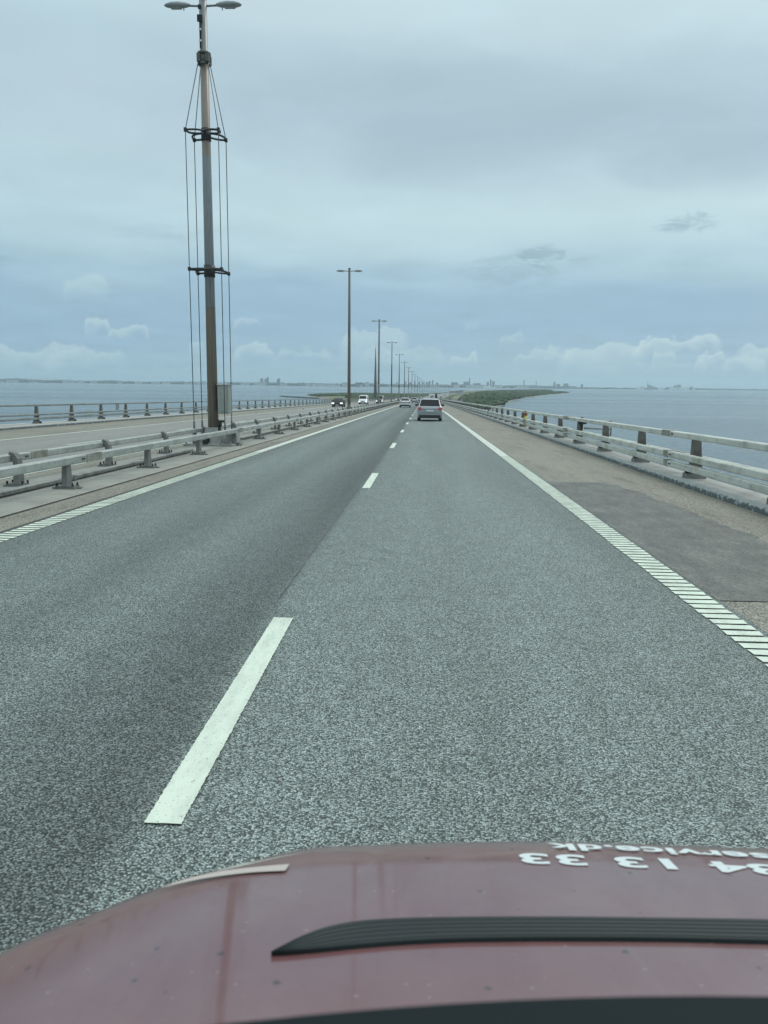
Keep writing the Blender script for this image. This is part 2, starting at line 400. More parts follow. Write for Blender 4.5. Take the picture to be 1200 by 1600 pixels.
def sweep(mb, prof, s0, s1, m=0, near=4.0, closed=True, uvs=None, smooth=False):
    """profile [(t,z),...] swept along the road"""
    st = stations(s0, s1, near); n = len(prof); vs = []; fs = []
    for s in st:
        for t, z in prof: vs.append(W(t, s, z)); 
        if uvs is not None: uvs += [(i/max(1, n-1), s) for i in range(n)]
    for i in range(len(st)-1):
        for k in range(n if closed else n-1): fs.append((i*n+k, (i+1)*n+k, (i+1)*n+(k+1) % n, i*n+(k+1) % n))
    if closed: fs += [tuple(range(n)), tuple(range((len(st)-1)*n+n-1, (len(st)-1)*n-1, -1))]
    mb.add(vs, fs, m, smooth)

END = 3300
# ------------------------------------------------------------------ deck, roads, markings
mb = MB(); sweep(mb, [(-21.6,-.02),(6.15,-.02),(6.15,-.5),(4.5,-1.4),(-19.9,-1.4),(-21.6,-.5)], -40, 760)
tag(mb.obj('bridge_deck', deckconc), kind='structure')
mb = MB(); sweep(mb, [(-21.6,-.02),(6.15,-.02),(14,-5),(-30,-5)], 760, END)
tag(mb.obj('embankment', mat('embankment_grass', (.07,.09,.045), .9)), kind='structure')
sheet('road_lanes', -5.42, 2.72, -40, END, .0, asphalt)
sheet('hard_shoulder', 2.72, 5.45, -40, END, -.004, shoulder)
sheet('inner_shoulder', -6.07, -5.42, -40, END, -.004, shoulder)
sheet('median_strip', -8.15, -6.07, -40, END, .004, concrete)
sheet('opposite_road', -19.75, -8.15, -40, END, -.004, opp_asphalt)
sheet('opposite_shoulder', -19.75, -16.1, -40, END, .0, shoulder)
sheet('opposite_inner_shoulder', -9.0, -8.16, -40, END, .0, shoulder)
# joint line beside the median concrete
sheet('road_joint', -6.10, -6.06, -40, 400, .008, mat('joint_seal', (.05,.05,.045), .8), jag=.004, near=1)
sheet('road_joint', -5.46, -5.41, -40, 400, .004, mat('joint_seal', (.05,.05,.045), .8), jag=.006, near=1)
# dark repair in the hard shoulder
from mathutils import noise as mnz
def mn_(s): return mnz.noise(Vector((s*1.1, 0, 0)))+.5*mnz.noise(Vector((s*4, 3, 0)))
mb = MB(); uv = []
ss = [6.9 + i*.11 for i in range(91)]; wk = 0
for i, s in enumerate(ss):
    k = (s-6.9)/9.9
    t1 = 4.35 + .35*math.sin(k*2.4) - .55*k + .16*mn_(s) + random.uniform(-.02, .02)
    for t in (2.70, t1): mb.v.append(W(t, s, .003)); uv.append((t, s))
for i in range(len(ss)-1): mb.f.append((2*i, 2*i+1, 2*i+3, 2*i+2)); mb.mi.append(0); mb.sm.append(False)
mb.uv = uv; tag(mb.obj('asphalt_patch', patch), kind='structure')
sheet('road_joint', -1.262, -1.254, 6.2, 60, .004, mat('seam', (.06,.066,.064), .8), jag=.006, near=.2)
def marks(name, quads, m, z=.009):
    mb = MB(); uv = []
    for poly in quads:
        o = len(mb.v)
        for t, s in poly: mb.v.append(W(t, s, z)); uv.append((t, s))
        mb.f.append(tuple(range(o, o+len(poly)))); mb.mi.append(0); mb.sm.append(False)
    mb.uv = uv; return tag(mb.obj(name, m), kind='structure')
def rough_quad(t0, t1, s0, s1, n=24, j=.006):
    a = [(t0+random.uniform(-j, j), s0+(s1-s0)*i/n) for i in range(n+1)]
    b_ = [(t1+random.uniform(-j, j), s0+(s1-s0)*i/n) for i in range(n, -1, -1)]
    e0 = [(t1+(t0-t1)*i/6, s0+random.uniform(-j, j)) for i in range(1, 6)]
    e1 = [(t0+(t1-t0)*i/6, s1+random.uniform(-j, j)) for i in range(1, 6)]
    return a+e1+b_+e0
qs = []
for k in range(0, 90):
    s0 = 2.93+12*k
    if k == 0: qs.append([(t+.042*(1-(s_-s0)/3.05), s_) for t, s_ in rough_quad(-1.19, -1.03, s0, s0+3.05, 200, .0028)])
    elif k < 3: qs.append(rough_quad(-1.19, -1.035, s0, s0+3.05, 160, .003))
    else: qs.append([(-1.19,s0),(-1.04,s0),(-1.04,s0+3),(-1.19,s0+3)])
marks('lane_dashes', qs, paint)
def bars(t0, t1, s0, s1, pitch, fill):
    q = []; s = s0
    while s < s1:
        ln = pitch*fill
        a = random.uniform(-.006, .006)
        q.append([(t0+random.uniform(-.008,.008), s+a), ((t0+t1)/2, s+random.uniform(-.008,.008)), (t1+random.uniform(-.008,.008), s-a), (t1+random.uniform(-.008,.008), s+ln), ((t0+t1)/2, s+ln+random.uniform(-.008,.008)), (t0+random.uniform(-.008,.008), s+ln+a)])
        s += pitch
    return q
marks('edge_line_bars', bars(2.38, 2.66, -3, 24, .155, .73), paint)
marks('edge_line', [[(2.38,s),(2.66,s),(2.66,s+12.02),(2.38,s+12.02)] for s in range(24, 60, 12)] + [[(2.30 if s > 95 else 2.38,s),(2.58 if s > 95 else 2.66,s),(2.58 if s > 95 else 2.66,s+12.02),(2.30 if s > 95 else 2.38,s+12.02)] for s in range(60, 1300, 12)], paint_worn)
marks('edge_line_bars', bars(-5.36, -5.06, -3, 24, .155, .66), paint)
marks('edge_line', [[(-5.36,s),(-5.08,s),(-5.08,s+12.02),(-5.36,s+12.02)] for s in range(24, 1300, 12)], paint_worn)
marks('opposite_edge_line', bars(-8.98, -8.7, -3, 45, .155, .66), paint, .008)
marks('opposite_edge_line', [[(-8.95,s),(-8.7,s),(-8.7,s+12.02),(-8.95,s+12.02)] for s in range(45, 1300, 12)], paint_worn, .008)
marks('opposite_edge_line', [[(-15.9,s),(-15.68,s),(-15.68,s+12.02),(-15.9,s+12.02)] for s in range(-12, 1300, 12)], paint_worn, .008)
marks('opposite_lane_dashes', [[(-12.4,2+12*k),(-12.25,2+12*k),(-12.25,5+12*k),(-12.4,5+12*k)] for k in range(90)], paint_worn, .006)
# kerbs: steel faced edge beams with peeling paint
def kerb(name, t0, t1, top, s0, s1, label=None):
    mb = MB(); uvs = []
    ch = .03 if t1 > t0 else -.03
    sweep(mb, [(t0,-.02),(t0+ch*.3,top-.04),(t0+ch,top-.008),(t0+ch*4,top)], s0, s1, 0, 1.5, False, uvs)
    mb.uv = uvs
    o = tag(mb.obj(name, kerbm), kind='structure')
    for p in o.data.polygons: p.use_smooth = False
    m2 = MB(); sweep(m2, [(t0+ch*4,top),(t1,top),(t1,-.5),(t0+ch*4,-.5)], s0, s1, 0, 4, True)
    return tag(m2.obj(name, deckconc), kind='structure')
kerb('kerb', 5.45, 6.2, .12, -40, 760)
kerb('kerb', -19.75, -21.6, .14, -40, 760)

# ------------------------------------------------------------------ barriers
def barrier(name, label, t, rails, post_fn, post_s, s0, s1, m_rail, m_post, extra=None, fake_s=()):
    root = empty(name, W(t, post_s[0], 0), label=label, cat='guard rail')
    root_inv = Vector(root.location)
    def fin(mb, nm, mats, bevel=0):
        mb.v = [tuple(Vector(v)-root_inv) for v in mb.v]
        return mb.obj(nm, mats, root, bevel)
    for (t0, t1, z0, z1) in rails:
        mb = MB(); c = .018
        sweep(mb, [(t0+c,z0),(t1-c,z0),(t1,z0+c),(t1,z1-c),(t1-c,z1),(t0+c,z1),(t0,z1-c),(t0,z0+c)], s0, s1, 0, 4, True)
        # sleeves where two lengths of rail meet
        s = post_s[0]+1.0
        while s < min(s1, 140):
            sweep(mb, [(t0-.006,z0-.006),(t1+.006,z0-.006),(t1+.006,z1+.006),(t0-.006,z1+.006)], s, s+random.uniform(.25, 1.1), 1, 4, True)
            for q_ in (.08, .16): mb.tube([Vector(W(t0-.02, s+q_-.3, (z0+z1)/2)), Vector(W(t0+.0, s+q_-.3, (z0+z1)/2))], .016, 6, 2); mb.tube([Vector(W(t1, s+q_-.3, (z0+z1)/2)), Vector(W(t1+.02, s+q_-.3, (z0+z1)/2))], .016, 6, 2)
            s += 12.6
        fin(mb, 'rail', [m_rail, sleeve_m, bolt_m])
    if extra: extra(fin)
    proto = None
    for i, s in enumerate(post_s):
        if i < 99:
            if proto is None:
                mb = MB(); post_fn(mb); proto = mb.obj('post', m_post, root); o = proto
            else:
                o = proto.copy(); COL.objects.link(o); o.parent = root
            o.location = Vector(W(t, s, 0))-root_inv; o.rotation_euler = (-.0145 if s < 700 else 0, 0, -gdir(s))
    rest = post_s[99:]
    if rest:
        big = MB(); src = proto.data
        for s in rest:
            base = Vector(W(t, s, 0))-root_inv
            big.add([tuple(Vector(v.co)+base) for v in src.vertices], [tuple(p.vertices) for p in src.polygons])
            big.mi[-len(src.polygons):] = [p.material_index for p in src.polygons]
        o = big.obj('post', m_post, root); o['kind'] = 'stuff'
    return root
def med_post(mb):
    mb.box((0,0,.015), (.42,.30,.03), 0)
    mb.box((.0,0,.045), (.36,.24,.03), 0)
    mb.box((0,0,.25), (.10,.27,.40), 0, None, 1.0, .58)
    for x in (-.15,.15):
        for y in (-.1,.1):
            mb.tube([(x,y,.06),(x,y,.085)], .024, 6, 1); mb.tube([(x,y,.085),(x,y,.12)], .012, 6, 1)
    mb.box((0,0,.017), (.55,.08,.03), 0)
def goose_post(mb):
    mb.box((0,0,.015), (.42,.30,.03), 0); mb.box((0,0,.045), (.34,.22,.03), 0)
    # plate narrowing upward then bending over to carry the rail on the far side
    pts = [(.03,.06,.12),(.03,.40,.09),(.02,.52,.085),(-.03,.60,.08),(-.10,.63,.08)]
    vs = []
    for i, (x, z, wd) in enumerate(pts):
        j = max(0, i-1); k = min(len(pts)-1, i+1)
        d = Vector((pts[k][0]-pts[j][0], 0, pts[k][1]-pts[j][1])).normalized(); nrm = Vector((d.z, 0, -d.x))
        for sx in (-.05, .05):
            for sy in (-wd, wd): vs.append((x+nrm.x*sx, sy, z+nrm.z*sx))
    fs = []
    for i in range(len(pts)-1):
        a = i*4; b_ = a+4
        fs += [(a,a+1,b_+1,b_),(a+1,a+3,b_+3,b_+1),(a+3,a+2,b_+2,b_+3),(a+2,a,b_,b_+2)]
    fs += [(0,2,3,1), (len(vs)-4, len(vs)-3, len(vs)-1, len(vs)-2)]
    mb.add(vs, fs, 0)
    for x in (-.15,.15):
        for y in (-.1,.1): mb.tube([(x,y,.05),(x,y,.11)], .02, 6, 1)
def para_post(mb):
    # weathered plinth, tapering plate post, anchor bolts on the road side
    mb.box((.03,0,.175), (.42,.30,.11), 2, None, .96, .9)
    vs = []
    for x0, x1, hy, z in ((-.07,.16,.115,.23),(-.05,.10,.075,.98),(-.04,.06,.07,1.05)):
        vs += [(x0,-hy,z),(x1,-hy,z),(x1,hy,z),(x0,hy,z)]
    fs = [(0,3,2,1),(8,9,10,11)]
    for a in (0,4):
        for k in range(4): fs.append((a+k, a+(k+1) % 4, a+4+(k+1) % 4, a+4+k))
    mb.add(vs, fs, 0)
    for x in (-.13,-.09):
        for y in (-.09,.09):
            mb.tube([(x,y,.22),(x,y,.27)], .022, 6, 1); mb.tube([(x,y,.27),(x,y,.32)], .012, 6, 1)
def far_post(mb):
    mb.box((-.03,0,.19), (.36,.30,.10), 2, None, .9, .9)
    vs = []
    for x0, x1, hy, z in ((-.16,.07,.11,.23),(-.06,.05,.075,1.05)):
        vs += [(x0,-hy,z),(x1,-hy,z),(x1,hy,z),(x0,hy,z)]
    mb.add(vs, [(0,3,2,1),(4,5,6,7),(0,1,5,4),(1,2,6,5),(2,3,7,6),(3,0,4,7)], 0)
    mb.box((.17,0,.2), (.1,.1,.1), 1)
med_s = [14.1-4.3*5+4.3*i for i in range(0, 172)]
med_s = sorted([s for s in med_s if s > 0] ) + []
def pipes(fin):
    mb = MB(); sweep(mb, [(-7.27,.03),(-7.17,.03),(-7.15,.045),(-7.15,.10),(-7.17,.115),(-7.27,.115),(-7.29,.10),(-7.29,.045)], -10, 23.6, 0, 4, True)
    s = 3.0
    while s < 23: sweep(mb, [(-7.30,.025),(-7.14,.025),(-7.14,.122),(-7.30,.122)], s, s+.14, 0, 4, True); s += 4.1
    fin(mb, 'conduit', pipe_m)
    mb = MB(); sweep(mb, [(-7.27,.03),(-7.17,.03),(-7.15,.11),(-7.29,.11)], 30.2, 745, 0, 4, True); fin(mb, 'conduit', pipe_m)
barrier('guard_rail', 'low galvanised box rail on grey posts, nearest median rail beside our left lane', -6.72, [(-6.80,-6.62,.45,.60)], med_post, med_s, -12, 745, rail_m, [post_m, bolt_m], pipes)
goose_s = [s+.25 for s in med_s]
def pads(fin):
    for s in goose_s:
        if s < 120:
            mb = MB(); mb.box((0,0,0), (.13,.12,.10), 0, lambda v, s=s: W(-7.96+v[0], s+.18+v[1], .54+v[2])); fin(mb, 'rail_joint', black_m)
barrier('guard_rail', 'second median rail carried on curved gooseneck posts, facing the opposite carriageway', -7.82, [(-8.03,-7.88,.47,.61)], goose_post, goose_s, -12, 745, rail_m, [post_m, bolt_m], pads)
par_s = [4.3+4.2*i for i in range(-2, 176)]; par_s = [12.72-4.2*2+4.2*i for i in range(0, 174)]
barrier('bridge_parapet', 'pale three rail parapet on brown posts along the hard shoulder kerb', 5.86, [(5.62,5.76,.975,1.10),(5.60,5.74,.50,.64),(5.60,5.74,.29,.43),(5.98,6.08,.52,.60)], para_post, par_s, -12, 745, railw_m, [postd_m, bolt_m, base_m])
far_s = [40.4-4.15*8+4.15*i for i in range(0, 172)]
barrier('bridge_parapet', 'three rail parapet beyond the opposite carriageway on the left edge of the bridge', -20.7, [(-20.74,-20.62,1.06,1.16),(-20.60,-20.46,.57,.67),(-20.60,-20.46,.35,.47)], far_post, far_s, -12, 745, farrail_m, [postd_m, bolt_m, base_m])

# ------------------------------------------------------------------ lamp masts
def lamp_head(mb, sx):
    prof = [(0,.05,.05),(.12,.10,.085),(.35,.15,.115),(.60,.15,.105),(.78,.09,.06),(.84,.03,.02)]
    vs = []; fs = []; n = 10
    for d, wy, hz in prof:
        for k in range(n):
            a = 2*PI*k/n; zz = math.sin(a)*hz*(1.0 if math.sin(a) > 0 else .75)
            vs.append((sx*d, math.cos(a)*wy, zz))
    for i in range(len(prof)-1):
        for k in range(n): fs.append((i*n+k, i*n+(k+1) % n, (i+1)*n+(k+1) % n, (i+1)*n+k))
    fs += [tuple(range(n)), tuple(range(len(vs)-n, len(vs)))]
    mb.add(vs, fs, 0, True)
def lamp_mast(name, label, s, mpole, H=14.0, r0=.17, r1=.11, detail=True):
    root = empty(name, W(-7.5, s, 0), label=label, cat='street lamp', group='lamp masts along the median')
    mb = MB(); mb.tube([(0,0,0),(0,0,H*.5),(0,0,H)], [r0, (r0+r1)/2, r1], 12); mb.tube([(0,0,H),(0,0,H+.06)], [r1+.02, r1+.01], 12)
    mb.obj('pole', mpole, root)
    mb = MB(); mb.box((0,0,.04), (.62,.62,.08)); mb.box((0,0,.3), (.46,.46,.44), 0, None, .72)
    for x in (-.25,.25):
        for y in (-.25,.25): mb.tube([(x,y,.08),(x,y,.16)], .025, 6)
    mb.obj('pedestal', ped_m, root)
    for sx in (-1, 1):
        mb = MB(); mb.tube([(sx*.05,0,H-.22),(sx*.46,0,H-.20)], .035, 8); arm = mb.obj('lamp_arm', mpole, root)
        mb = MB(); lamp_head(mb, sx); h = mb.obj('lamp_head', lamp_m, root); h.location = (sx*.44, 0, H-.19)
        mb = MB(); mb.box((sx*.45,0,-.082), (.34,.16,.02)); mb.tube([(sx*.2,.02,-.08),(sx*.2,.02,-.15)], .018, 6); l_ = mb.obj('lens', lens_m, h)
    return root
# nearest mast with its damping cables
root = lamp_mast('lamp_mast', 'nearest tall lamp mast with four damping cables, star spreaders and a grey cabinet', 27.2, pole_damped, 14.6, .19, .125)
ring = [(-.533,-.561),(.561,-.533),(-.561,.533),(.533,.561)]
for zr in (6.0, 10.42):
    mb = MB(); mb.tube([(0,0,zr-.2),(0,0,zr+.2)], .19 if zr < 8 else .165, 12)
    for x, y in ring:
        a = math.atan2(y, x); d = math.hypot(x, y); nx, ny = -math.sin(a), math.cos(a)
        for sg in (-1, 1):
            pts = []
            for k in range(8):
                u = k/7; rr = .12+(d-.12)*u; side = sg*.24*math.sin(PI*min(1, (u*.86+.14)))**.8
                pts.append((math.cos(a)*rr+nx*side, math.sin(a)*rr+ny*side, zr+.05*(1-u)))
            mb.tube(pts, .036, 6)
        mb.box((x, y, zr), (.09,.09,.12))
    mb.obj('spreader', arm_m, root)
for i, (x, y) in enumerate(ring):
    a = math.atan2(y, x); mb = MB()
    mb.tube([(x*.99,y*.99,.55),(x,y,6.0),(x,y,10.42),(math.cos(a)*.2,math.sin(a)*.2,12.75)], .016, 6)
    mb.tube([(x*.99,y*.99,.45),(x*.99,y*.99,.85)], .035, 8)
    mb.obj('damping_cable', cable_m, root)
mb = MB(); mb.tube([(0,0,12.6),(0,0,12.95)], .19, 12); mb.tube([(0,0,12.9),(0,0,12.97)], .22, 12); mb.tube([(0,0,12.58),(0,0,12.64)], .21, 12)
for x, y in ring:
    a = math.atan2(y, x); mb.box((math.cos(a)*.2, math.sin(a)*.2, 12.77), (.12,.12,.26))
mb.obj('collar', galv('collar_steel', (.14,.135,.12), (.08,.08,.07)), root)
mb = MB(); mb.box((-.07,-.145,13.5), (.05,.03,.9), 0); mb.box((-.07,-.17,13.95), (.16,.07,.2), 0); mb.box((-.07,-.165,13.62), (.09,.02,.06), 1); mb.box((-.07,-.165,13.28), (.09,.02,.06), 1)
mb.box((-.07,-.15,14.3), (.10,.05,.12), 0)
mb.obj('fitting', [bolt_m, mat('fitting_white', (.7,.72,.7), .5)], root)
mb = MB(); mb.box((.42,.02,1.62), (.36,.52,1.0)); mb.box((.42,.02,2.13), (.42,.58,.03))
mb.box((.42,-.245,1.62), (.30,.012,.9)); mb.box((.605,.02,1.62), (.012,.44,.9)); mb.box((.61,-.14,1.65), (.012,.03,.10))
cb = mb.obj('control_cabinet', cab_m, root, .006); cb['label'] = 'grey control cabinet fixed to the mast'
mb = MB(); mb.box((.24,0,.85), (.3,.08,.08)); mb.box((.24,0,1.2), (.3,.08,.08)); mb.obj('cabinet_bracket', arm_m, root)
mb = MB(); mb.box((0,0,.05), (1.75,1.5,.07)); mb.box((0,0,.36), (.72,.72,.56), 0, None, .6)
for x, y in ring:
    a = math.atan2(y, x); mb.tube([(x*.99,y*.99,.05),(x*.99,y*.99,.5)], .075, 10); mb.box((x*.55,y*.55,.27), (.12,.12,.34), 0, None, .7)
mb.box((.70,.0,.30), (.38,.5,.42), 0, None, .92)
for x in (-.78,-.4,0,.4,.78):
    for y in (-.68,.68): mb.tube([(x,y,.08),(x,y,.17)], .03, 6)
mb.obj('anchor_frame', ped_m, root)
mb = MB()
for p, sz in (((.30,-.2,.78),(.1,.12,.22)), ((-.1,-.72,.16),(.16,.12,.14)), ((-.02,-.68,.22),(.12,.1,.14)), ((.28,-.22,.62),(.08,.08,.2))): mb.box(p, sz)
mb.obj('cable_clamp', black_m, root)
labels = {2: ('second mast, all brown with a short pale foot, ahead of the cabled mast', pole_a), 3: ('third mast with rusty middle and pale lower third', pole_b), 4: ('fourth mast along the median with a pale lower third', pole_c), 5: ('fifth mast along the median, behind the white car', pole_c)}
protos = {}
for i in range(2, 29):
    s = 27.2+49.95*(i-1)
    if i in labels:
        lamp_mast('lamp_mast', labels[i][0], s, labels[i][1]); continue
    if 'far' not in protos:
        protos['far'] = lamp_mast('lamp_mast', '', s, pole_d)
        r = protos['far']
    else:
        r = copy_tree(protos['far']); r.location = W(-7.5, s, 0)
    words = ['sixth','seventh','eighth','ninth','tenth','eleventh','twelfth','thirteenth','fourteenth','fifteenth','sixteenth']
    r['label'] = ('%s lamp mast of the median row, counted from the cabled nearest one' % words[i-6]) if i-6 < len(words) else 'tiny lamp mast with pale foot at the far end of the median row'

# ------------------------------------------------------------------ small things on the rails
def marker_post(s, t, z, label):
    root = empty('marker_post', W(t, s, z), label=label, cat='marker post', group='white markers on the rails')
    mb = MB(); mb.box((0,0,.18), (.13,.06,.36), 0, None, .9); mb.obj('body', mat('marker_white', (.62,.64,.6), .5), root, .008)
    mb = MB(); mb.box((0,-.034,.28), (.07,.008,.08)); mb.obj('reflector', mat('marker_reflector', (.35,.37,.38), .2), root)
marker_post(62.6, -7.2, .55, 'white marker on the median rail near the black oncoming car')
marker_post(50.5, -7.9, .66, 'faint white marker on the far median rail, left of the other one')
marker_post(120, 5.7, 1.10, 'white marker on the right parapet, nearest to the grey car')
marker_post(66, 5.72, .66, 'white marker low on the right parapet before the hydrant')
root = empty('reflector_plate', W(-20.55, 51, 1.02), label='small pale plate hung on the far left parapet rail', cat='plate')
mb = MB(); mb.box((0,0,-.13), (.03,.5,.36)); mb.obj('plate', farrail_m, root); mb = MB(); mb.box((0,0,.06), (.05,.06,.06)); mb.obj('bracket', base_m, root)
# hydrant post behind right parapet
root = empty('hydrant', W(6.0, 46, .12), label='yellow hydrant post with red cap behind the right parapet', cat='hydrant')
mb = MB(); mb.tube([(0,0,0),(0,0,.66)], .085, 12); mb.tube([(-.15,0,.5),(.15,0,.5)], .04, 8); mb.obj('body', mat('hydrant_yellow', (.62,.55,.12), .5), root)
mb = MB(); mb.tube([(0,0,.66),(0,0,.82),(0,0,.88)], [.095,.09,.04], 12); mb.obj('cap', mat('hydrant_red', (.4,.09,.04), .5), root)
# valve with access bracket behind the right parapet
root = empty('access_gate', W(5.95, 29.6, .12), label='dark pivoted gate frame with valve wheel behind the right parapet', cat='gate')
mb = MB(); mb.tube([(0,-.15,.55),(0,-.15,1.0)], .05, 8); mb.tube([(-.12,-.15,.82),(.16,-.15,.82)], .09, 10); mb.box((.05,-.15,.82), (.2,.14,.12)); mb.obj('pivot', arm_m, root)
mb = MB(); mb.tube([(.1,-.1,.86),(1.05,-.4,.86)], .04, 8); mb.tube([(.1,-.1,.58),(1.02,-.4,.58)], .035, 8); mb.tube([(1.03,-.4,.2),(1.03,-.4,.9)], .035, 8); mb.obj('frame', rail_m, root)

# ------------------------------------------------------------------ vehicles
glass_m = mat('car_glass', (.014,.018,.022), .12, 0, .22)
tyre_m = mat('tyre', (.018,.018,.019), .8); rim_m = mat('rim', (.35,.36,.37), .35, .8)
red_m = mat('tail_lamp', (.50,.09,.10), .25, 0, .6); white_l = mat('head_lamp', (.75,.78,.8), .15, 0, .8, lambda q, b: (setattr(b.inputs['Emission Color'], 'default_value', (.95,1,1,1)), setattr(b.inputs['Emission Strength'], 'default_value', 1.1))); plate_m = mat('number_plate', (.72,.74,.72), .4)
trim_m = mat('dark_trim', (.035,.037,.04), .55); chrome_m = mat('chrome', (.6,.62,.64), .2, .9)
def carpaint(name, c, metal=.3):
    def f(q, b):
        a = q.ramp(q.noise(q.mp('Object'), 3, 4, .6), [(.3, tuple(x*.92 for x in c)), (.7, c)]); q.col(a)
        b.inputs['Roughness'].default_value = .35; b.inputs['Metallic'].default_value = metal
    return mat(name, build=f, coat=.7)
def vehicle(name, label, cat, t, s, facing, L_, Wd, Hh, paintc, belt, prof, rear_glass, front_glass, group='vehicles on the bridge road', z0=.22, side_glass=None, bumper=True, tail='hatch', wheel_r=.32, aim=0):
    """prof: list of (y, shoulder height, roof height, half width at shoulder, half width at roof); y from rear 0 to front L_"""
    root = empty(name, W(t, s, 0), (PI if facing < 0 else 0)-gdir(s)+aim, label=label, cat=cat, group=group)
    mb = MB(); n = 12; vs = []; fs = []
    for (y, sh, rf, ws, wr) in prof:
        half = [(ws-.10, z0), (ws-.02, z0+.12), (ws, sh*.62), (ws-.03, sh), (wr+(0 if rf > sh+.2 else 0), max(rf-.07, sh+.005)), (max(wr-.16, .1), rf)]
        ring_ = [(x, y, z) for x, z in half] + [(-x, y, z) for x, z in reversed(half)]
        vs += ring_
    for i in range(len(prof)-1):
        for k in range(n): fs.append((i*n+k, i*n+(k+1) % n, (i+1)*n+(k+1) % n, (i+1)*n+k))
    fs += [tuple(range(n-1, -1, -1)), tuple(range(len(vs)-n, len(vs)))]
    mb.add(vs, fs, 0, True); b = mb.obj('body', paintc, root, .02)
    def quadglass(nm, p, off):
        mb = MB(); p = [Vector(q) for q in p]; nn = (p[1]-p[0]).cross(p[3]-p[0]).normalized()
        if nn.dot(Vector(off)) < 0: nn = -nn
        a = [q+nn*.040 for q in p]; c_ = [q-nn*.02 for q in p]
        mb.add(a+c_, [(0,1,2,3),(7,6,5,4),(0,4,5,1),(1,5,6,2),(2,6,7,3),(3,7,4,0)], 0); return mb.obj(nm, glass_m, root)
    (y0, zb, w0), (y1, zt, w1) = rear_glass
    quadglass('rear_window', [(-w0,y0,zb),(w0,y0,zb),(w1,y1,zt),(-w1,y1,zt)], (0,-1,.3))
    (y0, zb, w0), (y1, zt, w1) = front_glass
    quadglass('windscreen', [(-w0,y0,zb),(w0,y0,zb),(w1,y1,zt),(-w1,y1,zt)], (0,1,.3))
    if side_glass:
        for sx in (-1, 1):
            (ya, yb, zb), (yc, yd, zt), wb, wt = side_glass
            quadglass('side_window', [(sx*wb,ya,zb),(sx*wb,yb,zb),(sx*wt,yd,zt),(sx*wt,yc,zt)], (sx,0,.2))
    hw = Wd/2
    for sx in (-1, 1):
        zt = belt-.12; mb = MB(); mb.box((sx*(hw-.17),.0,zt), (.30,.14,.20), 0, None, .85); mb.obj('tail_light', red_m, root, .02)
        mb = MB(); mb.box((sx*(hw-.24),L_-.02,.68), (.42,.18,.20), 0, None, .9); mb.obj('headlight', white_l, root, .02)
        mb = MB(); mb.box((sx*(hw+.10),L_*.64,belt+.07), (.20,.12,.15), 0, None, .85); mb.obj('mirror', trim_m if tail != 'white' else paintc, root, .02)
        for wy in (L_*.19, L_*.81):
            mb = MB(); mb.tube([(sx*(hw-.24),wy,wheel_r),(sx*(hw-.02),wy,wheel_r)], wheel_r, 20); wh = mb.obj('wheel', tyre_m, root)
            mb = MB(); mb.tube([(sx*(hw-.03),wy,wheel_r),(sx*(hw-.008),wy,wheel_r)], wheel_r*.62, 14); mb.obj('rim', rim_m, wh)
    mb = MB(); mb.box((0,-.02,.36), (Wd-.22,.12,.22), 0, None, .96); mb.obj('rear_bumper', trim_m, root, .02)
    mb = MB(); mb.box((0,L_+.01,.40), (Wd-.30,.10,.24), 0, None, .9); mb.box((0,L_-.005,.66), (.8,.08,.10)); mb.obj('grille', trim_m, root, .01)
    mb = MB(); mb.box((0,-.055,belt-.27), (.52,.02,.12)); mb.obj('number_plate', plate_m, root)
    mb = MB(); mb.box((0,L_+.065,.42), (.52,.02,.11)); mb.obj('number_plate', plate_m, root)
    return root
def mpv_prof(L_, w, belt, roof):
    return [(0,belt-.10,belt-.06,w-.06,w-.12),(.05,belt-.02,belt+.02,w-.02,w-.14),(.14,belt,belt+.12,w,w-.16),(.55,belt,roof-.05,w,w-.22),(.9,belt,roof,w,w-.23),(L_*.5,belt-.02,roof,w,w-.22),(L_*.62,belt-.04,roof-.06,w,w-.22),
            (L_*.80,belt-.08,belt+.06,w,w-.16),(L_*.93,belt-.2,belt-.12,w-.04,w-.16),(L_*.985,belt-.36,belt-.28,w-.12,w-.24),(L_,belt-.45,belt-.38,w-.2,w-.3)]
silver_p = carpaint('paint_grey', (.38,.39,.41), .3)
g = vehicle('people_carrier', 'grey people carrier with pink-red tail lights ahead in our lane', 'car', .43, 57.5, 1, 4.7, 1.86, 1.66, silver_p, 1.06, mpv_prof(4.7,.93,1.06,1.66),
        ((.10,1.14,.74),(.50,1.565,.64)), ((3.72,1.12,.76),(3.0,1.55,.66)), side_glass=((.7,3.4,1.10),(.95,2.95,1.52),.90,.73))
mb = MB(); mb.box((0,-.035,.93), (1.10,.04,.07)); mb.obj('chrome_strip', chrome_m, g, .008)
mb = MB(); mb.box((0,-.05,.68), (1.5,.05,.03)); mb.obj('bumper_line', carpaint('paint_grey_light', (.42,.43,.46), .3), g, .01)
for sx in (-1, 1):
    mb = MB(); mb.box((sx*.56,2.2,1.69), (.05,2.2,.05)); mb.obj('roof_rail', trim_m, g)
white_p = carpaint('paint_white', (.72,.74,.74), 0)
def fast_prof(L_, w, belt, roof):
    return [(0,belt-.08,belt-.04,w-.07,w-.14),(.06,belt,belt+.03,w-.03,w-.14),(.25,belt,belt+.08,w,w-.18),(1.0,belt,roof-.09,w,w-.27),(1.5,belt,roof,w,w-.28),(L_*.5,belt-.02,roof,w,w-.27),(L_*.62,belt-.05,roof-.10,w,w-.25),
            (L_*.78,belt-.1,belt+.01,w,w-.16),(L_*.93,belt-.22,belt-.16,w-.05,w-.16),(L_,belt-.42,belt-.36,w-.18,w-.28)]
